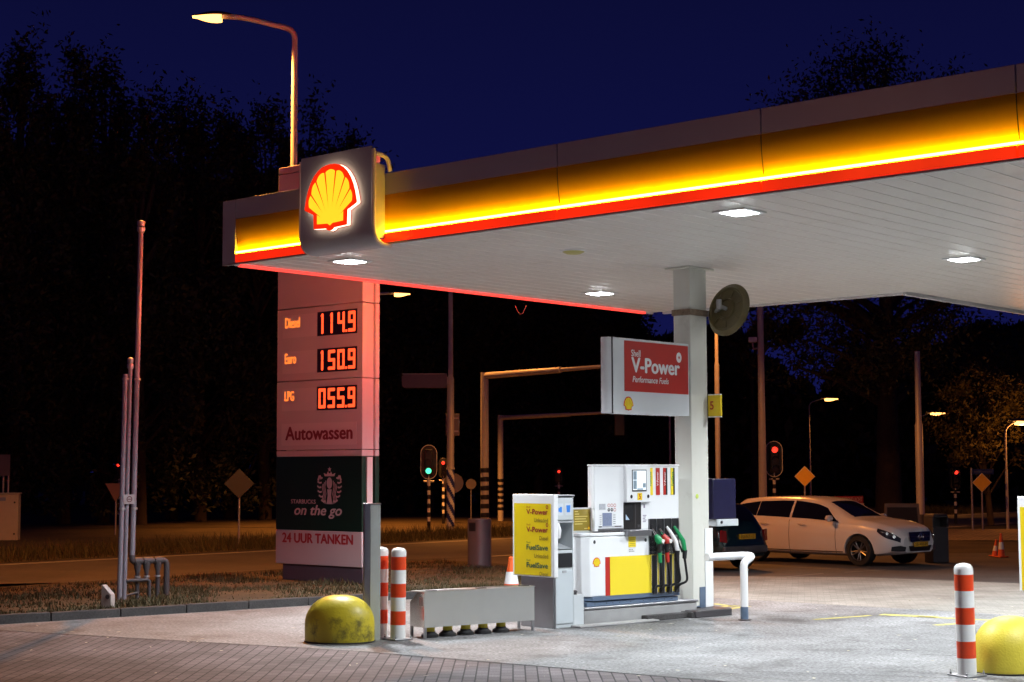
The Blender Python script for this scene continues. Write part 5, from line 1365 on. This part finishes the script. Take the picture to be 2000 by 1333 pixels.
ALLOY = mat('alloy', (.32, .30, .30), .3, .9, .1)
CPAINT = mat('white_car_paint', (.74, .70, .70), .25, .0, .02, 1.0, coat=.6)
fw = G(1682, 1106); rw_ = G(1478, 1096)
hd = math.degrees(math.atan2(fw.y - rw_.y, fw.x - rw_.x))
dirc = Vector((math.cos(R_(hd)), math.sin(R_(hd)), 0)); left = Vector((-dirc.y, dirc.x, 0))
wb_len = (fw - rw_).length; sc_ = wb_len / 2.84
centre = fw - dirc * 1.45 * sc_ + left * .80 * sc_
wag, sect_w = car('estate_car', 'white estate car parked beyond the column facing right', (centre.x, centre.y, 0), hd, CPAINT,
    [(-2.36, .62), (-2.33, .98), (-2.22, 1.12), (-2.10, 1.28), (-1.95, 1.395), (-1.5, 1.44), (-.8, 1.46), (-.2, 1.455), (.25, 1.41), (.5, 1.325), (.8, 1.18), (1.08, 1.04), (1.25, 1.0), (1.6, .965), (2.0, .885), (2.2, .82), (2.30, .73), (2.36, .60)],
    [(-2.36, .58), (-2.3, .90), (-2.0, 1.0), (-1., .975), (0, .945), (.9, .905), (1.2, .90), (1.6, .875), (2.0, .80), (2.2, .735), (2.3, .66), (2.36, .55)],
    [(-2.36, .62), (-2.28, .80), (-2.0, .875), (-1.4, .905), (0, .905), (1.5, .905), (1.95, .87), (2.15, .79), (2.27, .68), (2.36, .52)],
    [(-2.36, .5), (-2.2, .56), (-1.8, .60), (0, .60), (.4, .60), (.9, .66), (1.3, .72), (1.8, .70), (2.2, .60), (2.36, .45)],
    -2.36, 2.36, (-1.39, 1.45), .325, .20,
    {'side': [(-2.02, -1.36, .16, .72, .09, .86), (-1.34, -.42, .09, .86, .08, .90), (-.36, .52, .08, .90, .08, .82), (.52, .90, .08, .80, .08, .10)],
     'ends': [('windscreen', .42, 1.10, .86), ('rear_window', -2.24, -2.02, .8)]}, seams=(-1.35, -.39, .86))
wag.scale = (sc_,) * 3
for sg in (-1, 1):
    def on_side(x, z):
        k = sect_w(x)
        for (y0, z0), (y1, z1) in zip(k[:7], k[1:7]):
            if min(z0, z1) <= z <= max(z0, z1) and abs(z1 - z0) > 1e-6: return y0 + (y1 - y0) * (z - z0) / (z1 - z0)
        return k[6][0]
    mb = MB(); vv = []; K = 10
    for i in range(K + 1):
        x_ = 1.90 + .415 * i / K; bl_ = sect_w(x_)[6][1]
        hi_ = bl_ - .008 - .02 * (i / K); lo_ = hi_ - .03 - .115 * math.sin(math.pi * min(1, .12 + .72 * i / K))
        for j in range(5):
            z_ = lo_ + (hi_ - lo_) * j / 4; vv.append((x_ + .012, sg * (on_side(x_, z_) + .010), z_))
    mb.add(vv, [(i * 5 + j, i * 5 + j + 1, (i + 1) * 5 + j + 1, (i + 1) * 5 + j) for i in range(K) for j in range(4)])
    hl = mb.build('headlight', mat('headlight_dark', (.03, .03, .035), .08, spec=.8), wag)
    for x_, dz_, r_ in ((2.22, .075, .036), (2.10, .065, .030)):
        z_ = sect_w(x_)[6][1] - dz_; y_ = on_side(x_, z_) + .012
        mb = MB(); mb.tube([(x_, sg * (y_ - .02), z_), (x_ + .03, sg * (y_ + .008), z_)], r_, 14); mb.build('reflector', CHROME, hl)
    mb = MB(); mb.lathe([(0, -.07), (.07, -.06), (.10, 0), (.07, .06), (0, .07)], 12, (0, 0, 0)); mr_ = mb.build('wing_mirror', CPAINT, wag)
    mr_.location = (.78, sg * 1.0, 1.0); mr_.scale = (.75, 1.2, 1.0)
    mb = MB()
    for hx in (-1.18, -.12): mb.tube([(hx, sg * (.925), .865), (hx + .05, sg * .945, .865), (hx + .15, sg * .945, .865), (hx + .2, sg * .925, .865)], .013, 6)
    mb.build('door_handles', CPAINT, wag)
    mb = MB(); mb.add([(2.20, sg * .80, .34), (2.30, sg * .66, .33), (2.345, sg * .50, .33), (2.355, sg * .48, .42), (2.31, sg * .62, .45), (2.21, sg * .79, .43)], [(0, 1, 2, 3, 4, 5)])
    for v_i in range(6): x_, y_, z_ = mb.v[v_i]; mb.v[v_i] = (x_ + .03, y_ * 1.03, z_)
    mb.build('air_intake', BLACK, wag)
    mb = MB(); mb.box(-1.05, 1.05, sg * .905 - .004, sg * .905 + .012, .275, .30); mb.build('sill_trim', DGREY, wag)
mb = MB(); mb.add([(2.385, -.40, .73), (2.385, .40, .73), (2.405, .36, .53), (2.405, -.36, .53)], [(0, 1, 2, 3)]); gr = mb.build('grille', mat('grille_dark', (.012, .013, .03), .25), wag)
mb = MB(); mb.box(2.395, 2.41, -.36, .36, .62, .64); mb.build('grille_bar', CHROME, gr)
mb = MB(); mb.tube([(2.425, .085 * math.cos(a), .63 + .085 * math.sin(a)) for a in np.linspace(0, 2 * math.pi, 21)], .009, 6, False)
for a in (90, 210, 330): mb.tube([(2.425, 0, .63), (2.425, .085 * math.cos(R_(a)), .63 + .085 * math.sin(R_(a)))], [.014, .004], 6)
mb.build('badge', CHROME, gr)
mb = MB(); mb.add([(2.40, -.42, .44), (2.40, .42, .44), (2.39, .36, .33), (2.39, -.36, .33)], [(0, 1, 2, 3)]); mb.build('lower_grille', BLACK, wag)
NPL = mat('plate_amber', (.70, .36, .02), .4)
mb = MB(); mb.box(2.415, 2.425, -.26, .26, .42, .52); npz = mb.build('number_plate', NPL, wag)
mb = MB(); text(mb, 'SB-401-H', (2.4265, -.22, .44), Y, ZUP, .44, .062); mb.build('plate_lettering', BLACK, npz, smooth=False)
# dark green hatchback, its tail to the camera
GP = mat('green_car_paint', (.003, .015, .014), .25, .0, .1, 2, coat=.5)
gr_r = G(1450, 1110)
gh = 131.0 + 0
hdir = Vector((-math.cos(R_(hd)), -math.sin(R_(hd)), 0))
gh = math.degrees(math.atan2(hdir.y, hdir.x)) 
gl = Vector((-hdir.y, hdir.x, 0))
# rear right wheel stands at gr_r
gc = gr_r + hdir * 1.18 + gl * .70
hat, sect_h = car('hatchback', 'dark green hatchback behind the column, its rear number plate showing', (gc.x, gc.y, 0), gh, GP,
    [(-1.86, .55), (-1.83, .86), (-1.74, 1.0), (-1.58, 1.25), (-1.42, 1.38), (-1.0, 1.43), (0, 1.43), (.35, 1.38), (.7, 1.2), (1.0, 1.0), (1.4, .95), (1.75, .82), (1.86, .6)],
    [(-1.86, .5), (-1.8, .82), (-1.5, .93), (0, .9), (.9, .88), (1.4, .84), (1.75, .72), (1.86, .52)],
    [(-1.86, .66), (-1.78, .76), (-1.4, .81), (0, .82), (1.3, .81), (1.7, .72), (1.86, .55)],
    [(-1.86, .5), (-1.7, .57), (-1.4, .57), (0, .56), (.6, .58), (1.0, .62), (1.5, .62), (1.86, .45)],
    -1.86, 1.86, (-1.18, 1.22), .29, .19,
    {'side': [(-1.45, -.75, .15, .72, .1, .86), (-.70, .1, .1, .86, .1, .88), (.15, .80, .1, .86, .1, .2)], 'ends': [('windscreen', .32, .98, .85), ('rear_window', -1.72, -1.45, .82)]}, seams=(-.72, .12))
mb = MB(); mb.box(-1.885, -1.865, -.30, .22, .66, .77); npz = mb.build('number_plate', mat('plate_dim', (.60, .30, .01), .45), hat)
mb = MB(); text(mb, 'FD-NZ-12', (-1.8865, .17, .68), -Y, ZUP, .42, .07); mb.build('plate_lettering', BLACK, npz, smooth=False)
for sg in (-1, 1):
    mb = MB(); mb.prism([(.60, .60), (.76, .62), (.74, .86), (.62, .84)], lambda y_, z_: (-1.80, sg * y_, z_), lambda y_, z_: (-1.865 + .25 * (y_ - .60), sg * y_, z_)); mb.build('tail_light', mat('tail_red', (.20, .008, .008), .2), hat)
mb = MB(); mb.box(-1.89, -1.80, -.70, .70, .36, .52); mb.build('bumper', DGREY, hat, bevel=.03)

# ------------------------------------------------------------------ trees
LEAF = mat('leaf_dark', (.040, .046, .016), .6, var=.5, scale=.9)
LEAF2 = mat('leaf_lamplit', (.10, .085, .022), .6, var=.5, scale=1.6)  # lamplight on the small tree, put into a lighter, warmer leaf colour
def leaf_mesh(name, pts, sizes, m, parent=None, up_bias=0.0):
    n_ = len(pts); pts = np.asarray(pts, float); sizes = np.asarray(sizes, float)[:, None]
    a = rng.normal(size=(n_, 3)); a[:, 2] += up_bias * np.sign(rng.normal(size=n_)) ; a /= np.linalg.norm(a, axis=1)[:, None]
    b = rng.normal(size=(n_, 3)); b -= a * (a * b).sum(1)[:, None]; b /= np.linalg.norm(b, axis=1)[:, None]
    v = np.empty((n_, 4, 3))
    v[:, 0] = pts - a * sizes; v[:, 1] = pts + b * sizes * .42; v[:, 2] = pts + a * sizes; v[:, 3] = pts - b * sizes * .42
    me = bpy.data.meshes.new(name); me.vertices.add(4 * n_); me.vertices.foreach_set('co', v.reshape(-1))
    me.loops.add(4 * n_); me.loops.foreach_set('vertex_index', np.arange(4 * n_, dtype=np.int32))
    me.polygons.add(n_); me.polygons.foreach_set('loop_start', np.arange(0, 4 * n_, 4, dtype=np.int32)); me.polygons.foreach_set('loop_total', np.full(n_, 4, dtype=np.int32))
    me.update(); me.validate(); me.materials.append(m)
    o = bpy.data.objects.new(name, me); COL.objects.link(o)
    if parent: o.parent = parent
    return o
def tree(label, x, y, h, rad, zlow, nleaf, group, m=LEAF, name='tree', trunk_r=.28, tips=0.0, leaf=.22, nclump=46, trunk_h=None):
    t = thing(name, label, 'tree', (x, y, 0), 0, group)
    th = trunk_h or h * .7
    mb = MB(); bend = rng.normal(size=2) * .3
    mb.tube([(0, 0, 0), (bend[0] * .3, bend[1] * .3, th * .4), (bend[0], bend[1], th)], [trunk_r * 1.2, trunk_r * .8, trunk_r * .35], 12)
    cl = []; limbs = []
    for k in range(nclump):
        z = zlow + (h - zlow) * rng.beta(1.3, 1.25)
        f = (z - zlow) / (h - zlow); rr = rad * (math.sin(math.pi * min(.97, .18 + .78 * f)) ** .7) * math.sqrt(rng.uniform(.12, 1))
        if tips: rr *= (1 - .45 * f)
        an = rng.uniform(0, 2 * math.pi)
        cl.append((rr * math.cos(an), rr * math.sin(an), z))
        if k % 2 == 0: limbs.append((rr * math.cos(an) * .9, rr * math.sin(an) * .9, z))
    for l_ in limbs:
        z0 = max(th * .25, min(th * .95, l_[2] - 1.6)); mb.tube([(bend[0] * z0 / th, bend[1] * z0 / th, z0), (l_[0] * .5, l_[1] * .5, (z0 + l_[2]) / 2 + .2), l_], [trunk_r * .4, trunk_r * .25, trunk_r * .08], 6, False)
    mb.build('trunk', BARK, t)
    pts = []; per = nleaf // nclump
    for c_ in cl:
        s = rad * rng.uniform(.13, .28); vs_s = 1.0 + tips * rng.uniform(.6, 1.8)
        q = rng.normal(size=(per, 3)) * s * .5; q[:, 2] *= vs_s * .8
        if tips: q[:, 0] += q[:, 2] * .35 * rng.normal(); q[:, 0] *= .75
        pts.append(q + np.array(c_))
    pts = np.concatenate(pts); pts = pts[pts[:, 2] > zlow * .5]
    leaf_mesh('crown', pts, rng.uniform(.6, 1.3, len(pts)) * leaf, m, t)
    return t
TG = 'dark trees beyond the road'
spec = [(-60, 120, 62), (40, 100, 64), (140, 118, 66), (215, 135, 68), (285, 215, 66), (345, 205, 72), (400, 215, 70), (455, 232, 74), (525, 212, 72), (600, 212, 76), (668, 268, 78), (735, 345, 80), (800, 400, 82),
        (880, 450, 84), (960, 470, 84), (1050, 500, 86), (1140, 540, 86), (1220, 585, 88)]
for i, (px, pyt, d_) in enumerate(spec):
    top_ = D(px, pyt, d_); hh_ = top_.z
    place = ['at the left edge', 'second from the left edge', 'with feathery top left of the street lamp', 'stepping down left of the lamp'][i] if i < 4 else \
        ['below the glowing lamp head, left one', 'below the glowing lamp head, right one', 'left of the lamp pole, farther one', 'left of the lamp pole, nearer one', 'just left of the lamp pole', 'right behind the lamp pole', 'above the shell sign',
         'right of the shell sign top', 'behind the price pylon side', 'behind the green traffic light', 'behind the larger gantry post', 'behind the gantry arms', 'under the rear canopy lamp', 'left of the hanging sign'][i - 4]
    tree('dark tree in the row beyond the road, ' + place, top_.x, d_, hh_, 3.0 + .9 * rng.random(), .8, 15000, TG, tips=.8 if px < 760 else .3, leaf=.135, nclump=100, trunk_r=.25)
# big tree on the right, small lit trees
bt = D(1728, 600, 66); tree('big dark tree with thick trunk behind the white car', bt.x, 66, D(1690, 112, 66).z, 6.2, D(1700, 745, 66).z, 44000, 'separate trees at the right', name='broadleaf_tree', trunk_r=.48, leaf=.11, nclump=170, trunk_h=13)
b2_ = D(1940, 600, 74); tree('dark leafy tree between the big trunk and the right edge', b2_.x + 1.5, 74, 15.5, 4.6, D(1900, 720, 74).z, 13000, 'separate trees at the right', name='broadleaf_tree', trunk_r=.25, leaf=.13, nclump=70)
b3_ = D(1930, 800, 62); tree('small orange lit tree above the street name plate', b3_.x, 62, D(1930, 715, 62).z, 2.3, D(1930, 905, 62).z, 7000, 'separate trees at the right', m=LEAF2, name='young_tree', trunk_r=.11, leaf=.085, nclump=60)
b4_ = D(845, 800, 80); tree('small dim tree behind the green traffic light', b4_.x, 80, D(845, 745, 80).z, 2.3, D(845, 920, 80).z, 2600, 'separate trees at the right', m=LEAF, name='young_tree', trunk_r=.09, leaf=.13, nclump=26)['group'] = 'small trees by the junction'
b5_ = D(1470, 640, 80); tree('loose crowned tree seen between column mirror and mast', b5_.x, 80, D(1470, 560, 80).z, 2.6, D(1470, 700, 80).z, 2600, 'separate trees at the right', name='broadleaf_tree', trunk_r=.18, leaf=.25, nclump=24)
# the wood closing the view behind the single trees
prof_px = [(-400, 300), (0, 300), (200, 300), (300, 330), (600, 350), (760, 450), (900, 520), (1190, 590), (1260, 655), (1330, 672), (1450, 668), (1540, 735), (1600, 775), (1660, 715), (1760, 690), (1900, 660), (2050, 640), (2500, 600)]
N_ = 140000; pxs = rng.uniform(-420, 2420, N_); dd = rng.uniform(92, 112, N_)
tops = np.interp(pxs, [p[0] for p in prof_px], [p[1] for p in prof_px])
wob = np.array([noise.noise(Vector((p * .02, 1.3, 0))) * 26 + noise.noise(Vector((p * .07, 7.3, 0))) * 14 for p in pxs])
hts = (920 - (tops + wob)) * dd / FPX + H
zz = hts * (1 - rng.beta(1.0, 1.5, N_)); zz = np.maximum(zz, .1)
pts = np.stack([(pxs - 1000) / FPX * dd, dd, zz], 1)
tag(leaf_mesh('far_woodland', pts, rng.uniform(.6, 1.25, N_) * .55, LEAF), 'dark mass of woodland closing the view beyond the junction', 'woodland', kind='stuff')

# ------------------------------------------------------------------ grass, leaves on the ground
def blades(name, pts, hts, m, label):
    n_ = len(pts); an = rng.uniform(0, 2 * math.pi, n_); w = .006 + .010 * rng.random(n_)
    ln = rng.normal(size=(n_, 2)) * .35
    v = np.empty((n_, 3, 3)); dx = np.cos(an) * w; dy = np.sin(an) * w
    v[:, 0] = np.stack([pts[:, 0] - dx, pts[:, 1] - dy, pts[:, 2]], 1); v[:, 1] = np.stack([pts[:, 0] + dx, pts[:, 1] + dy, pts[:, 2]], 1)
    v[:, 2] = np.stack([pts[:, 0] + ln[:, 0] * hts, pts[:, 1] + ln[:, 1] * hts, pts[:, 2] + hts], 1)
    me = bpy.data.meshes.new(name); me.vertices.add(3 * n_); me.vertices.foreach_set('co', v.reshape(-1))
    me.loops.add(3 * n_); me.loops.foreach_set('vertex_index', np.arange(3 * n_, dtype=np.int32))
    me.polygons.add(n_); me.polygons.foreach_set('loop_start', np.arange(0, 3 * n_, 3, dtype=np.int32)); me.polygons.foreach_set('loop_total', np.full(n_, 3, dtype=np.int32))
    me.update(); me.validate(); me.materials.append(m)
    o = bpy.data.objects.new(name, me); COL.objects.link(o)
    return tag(o, label, 'grass', kind='stuff')
GRASS = mat('grass', (.055, .048, .016), .7, var=.6, scale=1.3)
def strip_pts(n_, s_lo, s_hi, origin, dv, nv, o_lo, o_hi, z):
    s = rng.uniform(s_lo, s_hi, n_); o_ = rng.uniform(o_lo, o_hi, n_) if np.isscalar(o_hi) else o_lo + rng.random(n_) * (np.interp(s, *o_hi) - o_lo)
    p = np.array(origin)[None, :2] + s[:, None] * np.array(dv)[None, :2] + o_[:, None] * np.array(nv)[None, :2]
    return np.concatenate([p, np.full((n_, 1), z)], 1)
Lk = (kE - kS).length
# depth of the verge behind the kerb, along it
ss = np.linspace(0, Lk, 20); dep = []
for s_ in ss:
    p = kS + kd * s_; f_ = on_road(p); dep.append(max(.3, (f_ - p).dot(vn) * .97))
pts = strip_pts(52000, 9, Lk + .6, kS, kd, vn, .16, (ss, np.array(dep)), .075)
cl_ = np.array([noise.noise(Vector((p[0] * .8, p[1] * .8, 0))) for p in pts])
keep = rng.random(len(pts)) < np.clip(.55 + cl_ * 1.3, .08, 1)
pts = pts[keep]; cl_ = cl_[keep]
blades('verge_grass', pts, (.03 + .075 * rng.random(len(pts)) ** 2) * np.clip(.8 + cl_ * 1.2, .4, 1.8), GRASS, 'dry patchy grass of the verge between kerb and road')
pts = strip_pts(45000, -8, 70, fv, rd, -rn, .1, 4.5, -.004); blades('far_grass', pts, .12 + .30 * rng.random(len(pts)) ** 2, GRASS, 'taller dry grass along the far side of the road')
n_ = 170; lf = []
for _ in range(n_):
    p = G(rng.uniform(-50, 2050), rng.uniform(1170, 1333) if rng.random() < .8 else rng.uniform(1205, 1260)); lf.append((p.x, p.y, .010))
o = leaf_mesh('fallen_leaves', np.array(lf), rng.uniform(.015, .055, n_), mat('fallen_leaf', (.55, .50, .38), .7, var=.5, scale=3)); o.data.transform(Matrix.Identity(4))
v = np.empty(len(o.data.vertices) * 3); o.data.vertices.foreach_get('co', v); v = v.reshape(-1, 3); v[:, 2] = .008 + (v[:, 2] - .010) * .12 + .006; o.data.vertices.foreach_set('co', v.reshape(-1)); o.data.update()
tag(o, 'pale fallen leaves and litter scattered over the forecourt', 'litter', kind='stuff')
